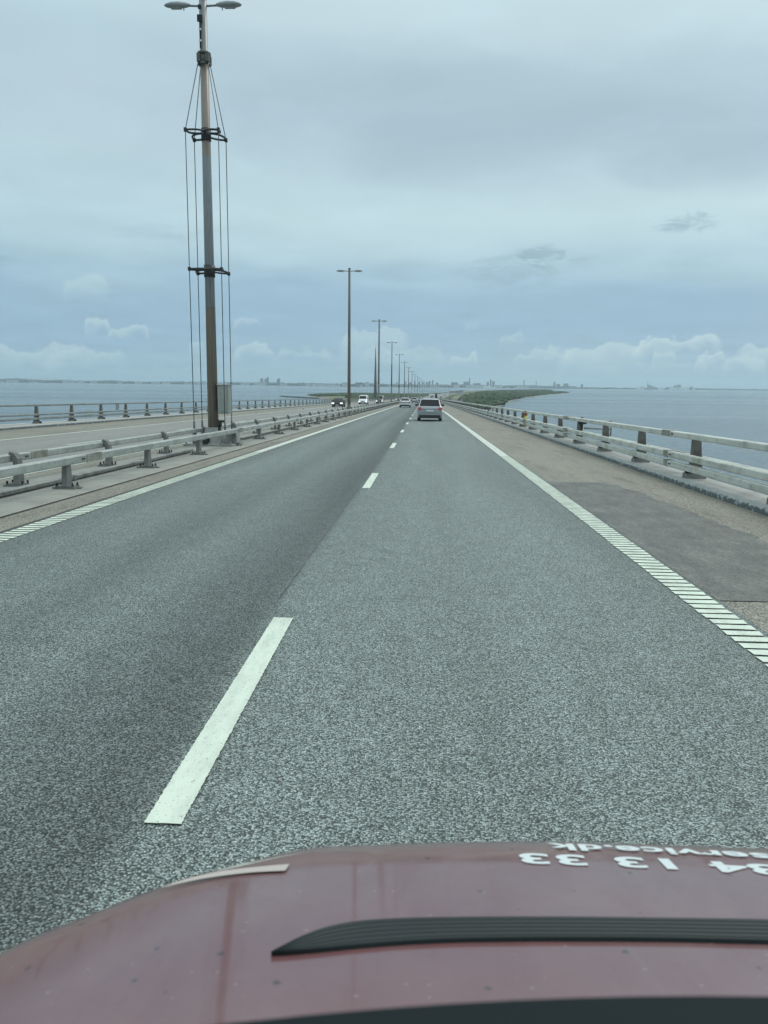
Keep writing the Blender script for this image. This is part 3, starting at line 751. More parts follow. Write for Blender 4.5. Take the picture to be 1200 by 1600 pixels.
g = vehicle('passenger_car', 'white fastback car in the left lane beside the median', 'car', -3.15, 127, 1, 4.6, 1.88, 1.56, white_p, 1.03, fast_prof(4.6,.94,1.03,1.58),
        ((.30,1.13,.70),(1.0,1.48,.58)), ((3.62,1.05,.74),(2.75,1.47,.60)), side_glass=((1.0,3.3,1.06),(1.4,2.7,1.46),.91,.68))
mb = MB(); mb.box((0,-.05,.90), (1.5,.05,.05)); mb.obj('tail_strip', trim_m, g)
vehicle('passenger_car', 'cream estate car in the left lane ahead of the white fastback', 'car', -2.85, 225, 1, 4.6, 1.82, 1.55, carpaint('paint_cream', (.52,.52,.47), .2), 1.0, mpv_prof(4.6,.91,1.0,1.55),
        ((.10,1.08,.70),(.50,1.46,.60)), ((3.62,1.04,.74),(2.95,1.46,.62)))
vehicle('passenger_car', 'small white car, farthest one seen in our left lane', 'car', -2.5, 322, 1, 4.4, 1.80, 1.6, carpaint('paint_white_b', (.66,.68,.67), 0), 1.0, mpv_prof(4.4,.90,1.0,1.62),
        ((.10,1.08,.70),(.50,1.52,.60)), ((3.45,1.04,.74),(2.8,1.5,.62)))
vehicle('passenger_car', 'silver car half hidden above the roof of the grey people carrier', 'car', .77, 160, 1, 4.5, 1.82, 1.5, carpaint('paint_silver', (.5,.52,.54), .4), .98, mpv_prof(4.5,.91,.98,1.5),
        ((.10,1.06,.70),(.50,1.42,.60)), ((3.55,1.02,.74),(2.9,1.42,.62)))
blk_p = mat('paint_black', (.012,.013,.015), .4, 0, .25)
vehicle('passenger_car', 'oncoming black car with lit pale headlights left of the second mast', 'car', -13.9, 128, -1, 4.6, 1.84, 1.5, blk_p, .98, fast_prof(4.6,.92,.98,1.48),
        ((.30,1.06,.70),(1.0,1.40,.58)), ((3.62,1.0,.74),(2.75,1.38,.60)), side_glass=((1.0,3.3,1.0),(1.4,2.7,1.38),.89,.66))
van_prof = [(0,1.2,1.95,.94,.84),(.1,1.2,2.04,.97,.86),(3.2,1.2,2.04,.97,.86),(3.7,1.2,1.97,.97,.84),(4.55,1.12,1.22,.96,.82),(5.0,.95,1.02,.9,.76),(5.15,.75,.8,.8,.66)]
g = vehicle('delivery_van', 'oncoming white van between the second and third masts', 'van', -13.5, 175, -1, 5.15, 1.94, 2.3, carpaint('paint_white_c', (.74,.77,.78), 0), 1.15, van_prof,
        ((-.02,1.3,.72),(.02,1.85,.68)), ((4.5,1.27,.78),(3.78,1.88,.74)), side_glass=((3.1,4.2,1.26),(3.1,3.75,1.8),.95,.86), wheel_r=.34)
vehicle('delivery_van', 'oncoming dark van partly hidden by the third mast', 'van', -11.4, 202, -1, 5.0, 1.9, 2.0, carpaint('paint_dark_grey', (.05,.055,.06), .2), 1.1, [(y*.97,a,min(b_,2.0),c_,d) for y,a,b_,c_,d in van_prof],
        ((-.02,1.3,.72),(.02,1.85,.68)), ((4.36,1.25,.78),(3.68,1.86,.74)), wheel_r=.34)
vehicle('passenger_car', 'small dark oncoming car just left of the white fastback', 'car', -12.6, 345, -1, 4.5, 1.82, 1.5, carpaint('paint_dark_blue', (.03,.035,.045), .2), 1.0, mpv_prof(4.5,.91,1.0,1.6),
        ((.10,1.08,.70),(.50,1.50,.60)), ((3.55,1.02,.74),(2.9,1.46,.62)))
def truck(label, t, s, bodym, Hh, facing=1, pattern=True, L_=9.0, Wd=2.45, group='lorries on the bridge road'):
    root = empty('box_truck', W(t, s, 0), (PI if facing < 0 else 0)-gdir(s), label=label, cat='truck', group=group)
    mb = MB(); mb.box((0,L_*.42,(Hh+1.0)/2), (Wd,L_*.8,Hh-1.0)); mb.obj('cargo_box', bodym, root, .03)
    mb = MB(); mb.box((0,L_*.92,1.6), (Wd-.15,L_*.17,2.3), 0, None, .94, .8); mb.obj('cab', bodym, root, .06)
    mb = MB(); mb.box((0,L_*1.0,1.95), (Wd-.4,.08,.8)); mb.obj('windscreen', glass_m, root)
    mb = MB(); mb.box((0,L_*.45,.85), (Wd-.5,L_*.85,.28)); mb.obj('chassis', trim_m, root)
    if pattern:
        mb = MB(); mb.box((-.45,.15,1.9), (.5,.1,.9)); mb.box((.3,.15,2.1), (.7,.1,.6)); mb.box((.05,.15,1.4), (1.2,.1,.25)); mb.obj('rear_panel', mat('panel_grey', (.16,.18,.2), .5), root)
    for sx in (-1, 1):
        mb = MB(); mb.box((sx*(Wd/2-.25),.04,.95), (.35,.1,.16)); mb.obj('tail_light', red_m, root)
        for wy in (L_*.2, L_*.86):
            mb = MB(); mb.tube([(sx*(Wd/2-.38),wy,.48),(sx*(Wd/2-.04),wy,.48)], .48, 16); mb.obj('wheel', tyre_m, root)
    mb = MB(); mb.box((0,.0,.6), (Wd-.3,.08,.14)); mb.obj('rear_bumper', trim_m, root)
    return root
truck('white box lorry with grey shapes on its rear, above the people carrier', 2.45, 343, mat('lorry_white', (.74,.76,.76), .5), 3.0)
truck('dark lorry just right of the white box lorry', 3.7, 420, mat('lorry_dark', (.03,.035,.035), .5), 3.2, pattern=False)
far_cols = [(.7,.72,.72), (.6,.62,.6), (.2,.21,.22), (.72,.72,.70)]
fv = {}
for i in range(18):
    s = 640+i*115+random.uniform(-30, 30); c = far_cols[i % 4]; k = i % 4
    t = random.choice([.7, -3.1, -10.8])
    if k not in fv:
        fv[k] = vehicle('passenger_car', '', 'car', t, s, 1, 4.5, 1.82, 1.6, carpaint('paint_far_%d' % k, c, 0), 1.0, mpv_prof(4.5,.91,1.0,1.6), ((.10,1.08,.70),(.50,1.50,.60)), ((3.55,1.02,.74),(2.9,1.46,.62)))
        r = fv[k]
    else:
        r = copy_tree(fv[k]); r.location = W(t, s, 0)
    r['label'] = 'tiny distant car on the island stretch of the motorway'; r['group'] = 'far cars on the island road'

# ------------------------------------------------------------------ our own red van, seen from its cabin
VX = .45
def zf(X, Y): return 1.26-.30*(Y-.57)-.09*(abs(X-VX)/1.05)**4
van = empty('red_van', (VX, -1.2, 0), label='red van carrying the camera, its specked, veil-greyed bonnet with white lettering in front', cat='van')
vo = Vector((VX, -1.2, 0))
def vanobj(mb, nm, m, label=None, bevel=0):
    mb.v = [tuple(Vector(v)-vo) for v in mb.v]; o = mb.obj(nm, m, van, bevel)
    if label: o['label'] = label
    return o
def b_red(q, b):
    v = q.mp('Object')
    base = (.160,.070,.070)  # red dulled in the colour itself, imitating reflections veiling the windscreen
    veiled_red = q.ramp(q.noise(q.mp('Object', (1.2, .7, 1)), 2.5, 6, .65), [(.3, (.140,.050,.052)), (.5, base), (.7, (.185,.105,.103))])
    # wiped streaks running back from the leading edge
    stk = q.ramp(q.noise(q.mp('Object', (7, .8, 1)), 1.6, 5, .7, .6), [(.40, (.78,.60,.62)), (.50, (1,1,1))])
    c = q.mix(.28, veiled_red, stk, 'MULTIPLY')
    d1 = q.voro(q.mp('Object', (1, .8, .3)), 14)
    g = q.n('ShaderNodeSeparateColor'); q.l(d1.outputs['Color'], g.inputs[0])
    spot = q.m('MULTIPLY', q.m('LESS_THAN', d1.outputs['Distance'], q.m('MULTIPLY', q.m('MULTIPLY', g.outputs[0], q.noise(v, 140, 2, .6)), .12)), q.m('GREATER_THAN', g.outputs[1], .45))
    c = q.mix(q.m('MULTIPLY', spot, .9), c, (.035,.012,.013))
    dd = q.voro(q.mp('Object', (1, 1, .3)), 42); g2 = q.n('ShaderNodeSeparateColor'); q.l(dd.outputs['Color'], g2.inputs[0])
    sp2 = q.m('MULTIPLY', q.m('LESS_THAN', dd.outputs['Distance'], q.m('MULTIPLY', g2.outputs[0], .10)), q.m('GREATER_THAN', g2.outputs[1], .80))
    c = q.mix(q.m('MULTIPLY', sp2, .5), c, (.30,.24,.22))
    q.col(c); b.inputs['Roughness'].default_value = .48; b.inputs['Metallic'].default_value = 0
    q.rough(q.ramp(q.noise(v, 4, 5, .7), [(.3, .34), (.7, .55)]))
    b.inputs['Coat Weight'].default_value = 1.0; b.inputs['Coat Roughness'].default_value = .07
red = mat('van_red_veiled_specked', build=b_red)
O = [(-.485,.781),(-.455,.828),(-.416,.867),(-.337,.957),(-.236,1.03),(-.167,1.077),(-.029,1.097),(.203,1.13),(.355,1.136),(.45,1.137)]
O = [(-.56,.20),(-.545,.45),(-.52,.66)] + O
O = O + [(2*VX-x, y) for x, y in reversed(O[:-1])]
def resample(P, n):
    d = [0]
    for a, b_ in zip(P, P[1:]): d.append(d[-1]+math.hypot(b_[0]-a[0], b_[1]-a[1]))
    r = []
    for i in range(n):
        u = d[-1]*i/(n-1); k = 0
        while k < len(P)-2 and d[k+1] < u: k += 1
        f = (u-d[k])/(d[k+1]-d[k]); 
        p0 = P[max(k-1,0)]; p1 = P[k]; p2 = P[k+1]; p3 = P[min(k+2, len(P)-1)]
        q = []
        for j in (0, 1):
            q.append(.5*((2*p1[j])+(-p0[j]+p2[j])*f+(2*p0[j]-5*p1[j]+4*p2[j]-p3[j])*f*f+(-p0[j]+3*p1[j]-3*p2[j]+p3[j])*f**3))
        r.append(tuple(q))
    return r
Os = resample(O, 121)
mb = MB(); n = len(Os); NV = 24; rows = []
for i in range(NV+1):
    v = i/NV
    row = []
    for j, (ox, oy) in enumerate(Os):
        bx = VX+(ox-VX)*.93; by = .20
        X = bx+(ox-bx)*v; Y = by+(oy-by)*v
        row.append((X, Y, zf(X, Y)-.004*max(0, v-.93)/.07))
    rows.append(row)
for dl, dzz in ((.012,-.010),(.022,-.03),(.028,-.06)):
    row = []
    for j, (ox, oy) in enumerate(Os):
        a = Os[max(j-1, 0)]; c_ = Os[min(j+1, n-1)]; tx, ty = c_[0]-a[0], c_[1]-a[1]; l = math.hypot(tx, ty) or 1
        nx, ny = -ty/l, tx/l
        row.append((ox+nx*dl, oy+ny*dl, zf(ox, oy)+dzz-.004))
    rows.append(row)
mb.v = [p for r in rows for p in r]
for i in range(len(rows)-1):
    for j in range(n-1): mb.f.append((i*n+j, i*n+j+1, (i+1)*n+j+1, (i+1)*n+j)); mb.mi.append(0); mb.sm.append(True)
vanobj(mb, 'bonnet', red, 'specked dark red bonnet, windscreen veil painted into its colour')
# front and wing panels below the shut line
mb = MB(); rows = []
for dl, z in ((.030,-.040),(.036,-.036),(.048,-.052),(.060,-.10),(.07,-.22),(.11,-.36),(.13,-.6),(.10,-.80)):
    row = []
    for j, (ox, oy) in enumerate(Os):
        a = Os[max(j-1, 0)]; c_ = Os[min(j+1, n-1)]; tx, ty = c_[0]-a[0], c_[1]-a[1]; l = math.hypot(tx, ty) or 1
        if z > -.05: z_ = z-.05*max(0, min(1, (.80-abs(ox-VX))/.2)); row.append((ox-ty/l*dl, oy+tx/l*dl, zf(ox, oy)+z_)); continue
        row.append((ox-ty/l*dl, oy+tx/l*dl, zf(ox, oy)+z))
    rows.append(row)
mb.v = [p for r in rows for p in r]
for i in range(len(rows)-1):
    for j in range(n-1): mb.f.append((i*n+j, i*n+j+1, (i+1)*n+j+1, (i+1)*n+j)); mb.mi.append(0); mb.sm.append(True)
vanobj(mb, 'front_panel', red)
mb = MB(); mb.box((VX,1.28,.52), (1.5,.10,.26)); mb.box((VX,1.27,.80), (1.0,.06,.14)); vanobj(mb, 'bumper', trim_m, None, .03)
for sx in (-1, 1):
    mb = MB(); mb.tube([(VX+sx*.78,.45,.34),(VX+sx*1.0,.45,.34)], .34, 24); wh = vanobj(mb, 'wheel', tyre_m)
    mb = MB(); mb.tube([(VX+sx*.99,.45,.34),(VX+sx*1.005,.45,.34)], .21, 16)
    mb.v = [tuple(Vector(v)-vo) for v in mb.v]; mb.obj('rim', rim_m, wh)
def surf_patch(top, bot, n_, rows_, lift, rib=None):
    """strip lying on the bonnet between two plan curves"""
    T = resample(top, n_); B_ = resample(bot, n_); m2 = MB()
    for i in range(rows_+1):
        v = i/rows_
        for j in range(n_):
            X = T[j][0]+(B_[j][0]-T[j][0])*v; Y = T[j][1]+(B_[j][1]-T[j][1])*v
            h = lift+(rib(v, j/(n_-1)) if rib else 0)
            m2.v.append((X, Y, zf(X, Y)+h))
    for i in range(rows_):
        for j in range(n_-1): m2.f.append((i*n_+j, i*n_+j+1, (i+1)*n_+j+1, (i+1)*n_+j)); m2.mi.append(0); m2.sm.append(True)
    return m2
tt = [(-.148,.7125),(-.124,.750),(-.092,.780),(-.035,.799),(.114,.815),(.265,.827),(.45,.839)]
bb = [(-.149,.7115),(-.125,.7135),(-.098,.718),(.037,.745),(.247,.766),(.389,.774),(.45,.776)]
tt2 = tt+[(2*VX-x, y) for x, y in reversed(tt[:-1])]; bb2 = bb+[(2*VX-x, y) for x, y in reversed(bb[:-1])]
def rib(v, u):
    e_ = min(1, min(v, 1-v)/.06); return -.003+.005*e_ + .0038*(abs(math.sin(v*PI*6.0))**.6)*e_
m2 = surf_patch(tt2, bb2, 141, 72, .0, rib)
vanobj(m2, 'trim_strip', mat('van_black_trim', (.010,.018,.018), .5, 0, .35), 'ribbed black trim strip across the bonnet')
hl_t = [(-.343,.922),(-.309,.953),(-.260,.974),(-.179,.989)]; hl_b = [(-.343,.921),(-.297,.943),(-.238,.958),(-.180,.962)]
for mir in (0, 1):
    a = [(2*VX-x, y) for x, y in hl_t] if mir else hl_t; b_ = [(2*VX-x, y) for x, y in hl_b] if mir else hl_b
    m2 = surf_patch(a, b_, 30, 6, .003); vanobj(m2, 'headlight', mat('headlight_edge', (.50,.44,.40), .35), 'pale upper edge of the headlamp' if not mir else None)
# lettering, read from in front of the van
def lettering(txt, x_left, x_right, y_base, hgt, name):
    cu = bpy.data.curves.new(name, 'FONT'); cu.body = txt; cu.offset = .03; cu.resolution_u = 6; cu.space_character = 1.06
    tmp = bpy.data.objects.new(name, cu); COL.objects.link(tmp)
    dg = bpy.context.evaluated_depsgraph_get(); me = bpy.data.meshes.new_from_object(tmp.evaluated_get(dg))
    bpy.data.objects.remove(tmp)
    bm = bmesh.new(); bm.from_mesh(me); bmesh.ops.triangulate(bm, faces=bm.faces)
    bmesh.ops.subdivide_edges(bm, edges=[e for e in bm.edges if e.calc_length() > .12], cuts=4, use_grid_fill=False)
    xs = [v.co.x for v in bm.verts]; ys = [v.co.y for v in bm.verts]; x0, x1 = min(xs), max(xs); yt = max(ys)
    for v in bm.verts:
        X = x_right-(v.co.x-x0)/(x1-x0)*(x_right-x_left)
        Y = y_base-v.co.y/yt*hgt + (-.018*((X-.30)/.3)**2 if X > .30 else 0)
        v.co = Vector((X, Y, zf(X, Y)+.0013))-vo
    bm.to_mesh(me); bm.free(); me.materials.clear(); me.materials.append(mat('lettering_white', (.62,.68,.68), .5))
    o = bpy.data.objects.new(name, me); COL.objects.link(o); o.parent = van; return o
lettering('84 13 33', .152, .527, 1.052, .044, 'lettering')
lettering('aservice.dk', .203, .568, 1.106, .031, 'lettering')
# dark shelf at the foot of the windscreen
mb = MB(); row0 = []; nn_ = 60
for k in range(7):
    v = k/6
    for j in range(nn_+1):
        X = -.55+2.0*j/nn_; u = (X-VX)/1.0
        front = .358-.31*(X-.25)**2 if abs(X-.25) < .6 else .246
        Y = front*(1-v)+.02*v; z = 1.50-.006*(1 if k == 0 else 0)+.02*v
        mb.v.append((X, Y, z))
for k in range(6):
    for j in range(nn_): a = k*(nn_+1)+j; mb.f.append((a, a+1, a+nn_+2, a+nn_+1)); mb.mi.append(0); mb.sm.append(True)
o = len(mb.v)
for j in range(nn_+1):
    x, y, z = mb.v[j]; mb.v.append((x, y+.0, z-.12))
for j in range(nn_): mb.f.append((j, o+j, o+j+1, j+1)); mb.mi.append(0); mb.sm.append(False)
vanobj(mb, 'dashboard', mat('van_dash', (.006,.012,.013), .75, 0, .2), 'dark shelf at the foot of the windscreen')

# ------------------------------------------------------------------ sea
def b_sea(q, b):
    v = q.mp('Object')
    n1_ = q.noise(q.mp('Object', (1, 1.5, 1)), 0.42, 3, .55, .4); n2_ = q.noise(q.mp('Object', (1, 1.8, 1)), .05, 4, .6, .3)
    big = q.noise(q.mp('Object', (.4, 1.6, 1)), .0016, 4, .6)
    q.col(q.ramp(big, [(.35, (.055,.095,.112)), (.65, (.075,.120,.138))]))
    q.rough(q.ramp(q.noise(q.mp('Object', (.25, 2.2, 1)), .002, 5, .6), [(.35, .05), (.65, .24)])); b.inputs['IOR'].default_value = 1.33
    h = q.m('ADD', q.m('MULTIPLY', n1_, 1.0), q.m('MULTIPLY', n2_, 3.0)); q.bump(h, 1.0, .8)
sea_m = mat('sea_water', build=b_sea)
mb = MB(); mb.add([(-15000,-2500,SEA),(15000,-2500,SEA),(15000,14000,SEA),(-15000,14000,SEA)], [(0,1,2,3)])
tag(mb.obj('sea', sea_m), kind='structure')

# ------------------------------------------------------------------ island
ISL = [(-12,585),(15,560),(40,566),(55,585),(61,663),(79,761),(104,929),(154,1199),(241,1580),(330,1950),(464,2484),(440,2640),(500,3100),(620,3700),(600,4000),(440,3700),(325,3300),(195,2700),(95,2150),(38,1750),(-6,1450),(-60,1330),(-150,1270),(-188,1205),(-140,1000),(-117,866),(-80,720),(-50,640)]
def inside(x, y):
    c = False; j = len(ISL)-1
    for i in range(len(ISL)):
        xi, yi = ISL[i]; xj, yj = ISL[j]
        if (yi > y) != (yj > y) and x < (xj-xi)*(y-yi)/(yj-yi)+xi: c = not c
        j = i
    return c
def dist(x, y):
    d = 1e9; j = len(ISL)-1
    for i in range(len(ISL)):
        xi, yi = ISL[i]; xj, yj = ISL[j]; dx_, dy_ = xj-xi, yj-yi
        u = max(0, min(1, ((x-xi)*dx_+(y-yi)*dy_)/(dx_*dx_+dy_*dy_))); d = min(d, math.hypot(x-xi-u*dx_, y-yi-u*dy_)); j = i
    return d if inside(x, y) else -d
from mathutils import noise as mn
def isl_h(x, y, d=None):
    if d is None: d = dist(x, y)
    h = max(-1.2, min(d*.10, 2.0+.4*mn.noise(Vector((x*.01, y*.01, 0)))))
    return SEA+h
mb = MB(); xs = []; x = -380
while x < 660: xs.append(x); x += 8 if -210 < x < 260 else 20
ys = []; y = 530
while y < 4300: ys.append(y); y += 8 if y < 1300 else (20 if y < 2700 else 60)
for yy in ys:
    for xx in xs:
        mb.v.append((xx, yy, isl_h(xx, yy)))
nx_ = len(xs)
for i in range(len(ys)-1):
    for j in range(nx_-1):
        a = i*nx_+j
        if max(mb.v[k][2] for k in (a, a+1, a+nx_, a+nx_+1)) > SEA-1.1: mb.f.append((a, a+1, a+nx_+1, a+nx_)); mb.mi.append(0); mb.sm.append(True)
def b_isl(q, b):
    z = q.n('ShaderNodeSeparateXYZ'); q.l(q.tc.outputs['Object'], z.inputs[0])
    k = q.m('ADD', z.outputs[2], q.m('MULTIPLY', q.m('SUBTRACT', q.noise(q.mp('Object'), .06, 5, .6), .5), .9))
    gr = q.ramp(q.noise(q.mp('Object'), .02, 6, .65), [(.35, (.10,.125,.055)), (.55, (.16,.175,.08)), (.75, (.24,.22,.14))])
    f = q.n('ShaderNodeMapRange'); f.inputs[1].default_value = SEA+.9; f.inputs[2].default_value = SEA+1.6; q.l(k, f.inputs[0])
    q.col(q.mix(f.outputs[0], (.17,.17,.155), gr)); b.inputs['Roughness'].default_value = .95
tag(mb.obj('island_ground', mat('island_ground', build=b_isl)), kind='structure')
# gravel track near the shore
mb = MB(); tr = [(52,640),(58,700),(66,770),(80,860),(98,960)]; tr = [(38,610),(44,650),(52,705),(60,760),(76,850)]
for x, y in tr:
    for sx in (-2.2, 2.2): mb.v.append((x+sx, y, isl_h(x, y)+.5))
for i in range(len(tr)-1): mb.f.append((2*i,2*i+1,2*i+3,2*i+2)); mb.mi.append(0); mb.sm.append(False)
tag(mb.obj('path', mat('track_gravel', (.42,.40,.32), .9)), kind='structure')
# bushes: one mass nobody could count
def b_bush(q, b):
    v = q.mp('Object')
    q.col(q.ramp(q.noise(v, .05, 6, .7), [(.32, (.018,.038,.018)), (.52, (.036,.064,.027)), (.72, (.066,.095,.038))])); b.inputs['Roughness'].default_value = .9
bush_m = mat('bush_leaves', build=b_bush)
def clumps(name, pts, m):
    bm0 = bmesh.new(); bmesh.ops.create_icosphere(bm0, subdivisions=2, radius=1)
    base = [v.co.copy() for v in bm0.verts]; fc = [tuple(v.index for v in f.verts) for f in bm0.faces]; bm0.free()
    vars_ = []
    for k in range(7):
        o_ = Vector((k*7.1, k*3.3, 0)); vars_.append([(p*(1+.55*mn.noise(p*1.9+o_)+.35*mn.noise(p*4.5+o_))) for p in base])
    mb = MB()
    for x, y, z, r, h in pts:
        vv = random.choice(vars_); a = random.uniform(0, 6.28); ca, sa = math.cos(a), math.sin(a)
        mb.add([(x+(p.x*ca-p.y*sa)*r, y+(p.x*sa+p.y*ca)*r, z+(p.z*.9+.35)*h) for p in vv], fc)
    return tag(mb.obj(name, m), kind='stuff')
pts = []
for _ in range(60000):
    y = 570+3400*random.random()**1.7; x = random.uniform(-330, 560)
    if y < 1250: x = random.uniform(-200, 190)
    if random.random() < .12: x, y = random.uniform(-185, 20), random.uniform(1060, 1380)
    d = dist(x, y)
    if d < (7 if x > gx(y) or y > 1040 else 14): continue
    c = gx(y)-7.5
    if abs(x-c) < 19 or 0 < x-c < 33: continue
    if x < c and d < (34 if y < 960 else 8): continue          # pale grassland on the western side
    if mn.noise(Vector((x*.012, y*.008, 3))) < (-.6 if x > c or y > 1040 else -.12): continue
    if abs(x-(38+(y-610)*.16)) < 6 and 600 < y < 870: continue
    tall = (1.0+1.3*max(0, mn.noise(Vector((x*.006, y*.004, 9)))+.25))
    k_ = .55 if x < c else .85; r = random.uniform(1.6, 3.6)*tall; h = random.uniform(1.0, 1.9)*tall*k_
    pts.append((x, y, isl_h(x, y, d), r, h))
    if len(pts) > 11000: break
clumps('island_scrub', pts, bush_m)
# railway beside the motorway once both reach the island
mb = MB(); 
sweep(mb, [(12.5,-1.6),(24,-1.6),(24,-.6),(23.6,-.6),(23.6,-1.2),(12.9,-1.2),(12.9,-.6),(12.5,-.6)], 560, 900, 0, 12, True)
tag(mb.obj('railway_viaduct', mat('viaduct_dark', (.10,.105,.11), .9), ), 'dark railway viaduct trough beside the motorway as it reaches the island', 'viaduct')
rg = None
for i in range(12):
    s = 600+i*60
    if rg is None:
        rg = empty('railway_mast', W(18, s, -1.2), label='tiny catenary portal over the railway beside the far motorway', cat='railway mast', group='catenary portals along the railway')
        for sx in (-5.2, 5.2): mb = MB(); mb.tube([(sx,0,0),(sx,0,7.5)], .2, 6); mb.obj('pole', mat('catenary_steel', (.35,.37,.37), .6), rg)
        mb = MB(); mb.box((0,0,7.4), (10.8,.25,.5)); mb.obj('beam', mat('catenary_steel'), rg)
    else:
        r = copy_tree(rg); r.location = W(18, s, -1.2)
# sign gantry
root = empty('road_sign', W(8.5, 700, 0), label='pale square road sign right of the motorway at the end of the bridge', cat='road sign')
for sx in (-.8, .8): mb = MB(); mb.tube([(sx,0,-2),(sx,0,3)], .1, 6); mb.obj('post', mat('catenary_steel'), root)
mb = MB(); mb.box((0,-.15,4.2), (3.2,.1,2.8)); mb.obj('sign_panel', mat('sign_pale', (.6,.63,.66), .5), root)
# radio mast
root = empty('radio_mast', (-56.9, 900, SEA+1.8), label='tall slender blue-grey radio mast behind the island scrub', cat='radio mast')
mb = MB(); Hm = 57
for k in range(4):
    a = PI/4+k*PI/2; mb.tube([(math.cos(a)*2.2, math.sin(a)*2.2, 0), (math.cos(a)*1.5, math.sin(a)*1.5, Hm*.45), (math.cos(a)*.35, math.sin(a)*.35, Hm)], [.30,.24,.12], 6)
for j in range(26):
    z = Hm*j/26; z2 = Hm*(j+1)/26
    rr = lambda z: 2.2-(2.2-1.5)*z/(Hm*.45) if z < Hm*.45 else 1.5-(1.15)*(z-Hm*.45)/(Hm*.55)
    for k in range(4):
        a = PI/4+k*PI/2; a2 = a+PI/2
        p = (math.cos(a)*rr(z), math.sin(a)*rr(z), z); q = (math.cos(a2)*rr(z2), math.sin(a2)*rr(z2), z2); p2 = (math.cos(a2)*rr(z), math.sin(a2)*rr(z), z); q2 = (math.cos(a)*rr(z2), math.sin(a)*rr(z2), z2)
        mb.tube([p, q], .12, 4, 0, None, False); mb.tube([p2, q2], .12, 4, 0, None, False)
mb.tube([(0,0,0),(0,0,Hm*.45),(0,0,Hm)], [.95,.7,.15], 8)
mb.obj('lattice', mat('mast_steel', (.20,.22,.24), .6, .2), root)
mb = MB(); mb.tube([(0,0,Hm),(0,0,Hm+6)], [.15,.06], 6); mb.obj('antenna', mat('mast_steel'), root)
# breakwater off the island
mb = MB(); sweepp = [(-205,1010),(-185,985),(-160,950),(-135,925)]
for i in range(40):
    u = i/39; x = -200+70*u+random.uniform(-2, 2); y = 1075-130*u; mb.box((x, y, SEA+.3), (random.uniform(3,6), random.uniform(3,6), 1.6), 0, None, .7)
tag(mb.obj('breakwater', mat('breakwater_rock', (.08,.085,.085), .9)), 'low dark rock breakwater off the left tip of the island', 'breakwater')

# ------------------------------------------------------------------ far coast
def at(x, D, up=0):
    """ground position seen in direction of column x at distance D"""
    d = Vector(F_)+Vector(R_)*(x-600)/1200-Vector(U_)*(602+.011*(x-600)-800)/1200
    k = D/math.hypot(d.x, d.y); return (d.x*k, d.y*k, SEA+up)
def coastD(x):
    P = [(-900,8500),(0,8600),(300,8200),(420,7400),(560,6300),(680,7000),(800,7600),(1000,9000),(1200,10500),(2100,11000)]
    for (a, p), (b_, q) in zip(P, P[1:]):
        if a <= x <= b_: return p+(q-p)*(x-a)/(b_-a)
    return 9000
def hgt(x):
    base = 27+12*mn.noise(Vector((x*.02, 0, 0)))+6*mn.noise(Vector((x*.09, 4, 0)))+8*mn.noise(Vector((x*.35, 9, 0)))+5*mn.noise(Vector((x*.9, 2, 0)))
    if x < 60: base += 8
    if 60 < x < 110: base += 8
    if x > 900: base *= .5+.2*(x > 1050)
    return max(4, base*1.0)
mb = MB(); cols_ = []
x = -900
while x <= 2100:
    D = coastD(x); h = hgt(x); cols_.append([at(x, D-60, -1), at(x, D, 2), at(x, D+60, 3), at(x, D+110, h*.75), at(x, D+180, h), at(x, D+700, h*.9), at(x, D+1500, h*.8)]); x += 2.0
k = len(cols_[0]); mb.v = [p for c in cols_ for p in c]
for i in range(len(cols_)-1):
    for j in range(k-1): mb.f.append((i*k+j, (i+1)*k+j, (i+1)*k+j+1, i*k+j+1)); mb.mi.append(0); mb.sm.append(False)
def b_coast(q, b):
    q.col(q.ramp(q.noise(q.mp('Object'), .01, 6, .7), [(.35, (.02,.03,.028)), (.6, (.04,.055,.042)), (.8, (.12,.12,.10))])); b.inputs['Roughness'].default_value = .95
tag(mb.obj('far_coast', mat('coast_land', build=b_coast)), kind='structure')
pts = []
for _ in range(1900):
    x = random.uniform(-300, 1500); D = coastD(x)+random.uniform(60, 240); p = at(x, D, 0); hh = hgt(x)
    pts.append((p[0], p[1], SEA+hh*.35, random.uniform(14, 45), random.uniform(5, 11)))
clumps('coast_trees', pts, bush_m)
bw = mat('far_wall_pale', (.78,.79,.77), .8); bg_ = mat('far_wall_grey', (.22,.24,.26), .8); bd = mat('far_wall_dark', (.10,.11,.13), .8)
roof_m = mat('far_roof', (.15,.15,.16), .8); winm = mat('far_window', (.05,.06,.07), .3)
def building(x, w, h, m, label, group=None, dD=0, name='building', windows=True, depth=None):
    D = coastD(x)+dD; p = at(x, D, 2); root = empty(name, p, -math.atan2(p[0], p[1]), label=label, cat='building', group=group); d_ = depth or w*.6
    mb = MB(); mb.box((0,0,h/2), (w,d_,h)); mb.obj('wall', m, root)
    mb = MB(); mb.box((0,0,h+.6), (w+1,d_+1,1.2)); mb.box((w*.2,0,h+2.2), (w*.2,d_*.3,2.4)); mb.obj('roof', roof_m, root)
    if windows and h > 10:
        mb = MB(); nf = max(2, int(h/6))
        for f in range(nf): mb.box((0,-d_/2-.1,(f+.6)*h/nf), (w*.86,.4,h/nf*.4))
        mb.obj('window', winm, root)
    return root
PX = 6.3
building(409, 28, 62, bg_, 'left one of the three hazy tower blocks on the far left coast', 'far tower blocks')
building(415.5, 26, 60, bg_, 'middle one of the three hazy tower blocks, beside the tallest', 'far tower blocks')
building(418.5, 18, 74, bd, 'dark tallest tower of the far left coast cluster', 'far tower blocks', 30)
building(434.5, 24, 58, bg_, 'lone hazy tower block right of the tall cluster', 'far tower blocks')
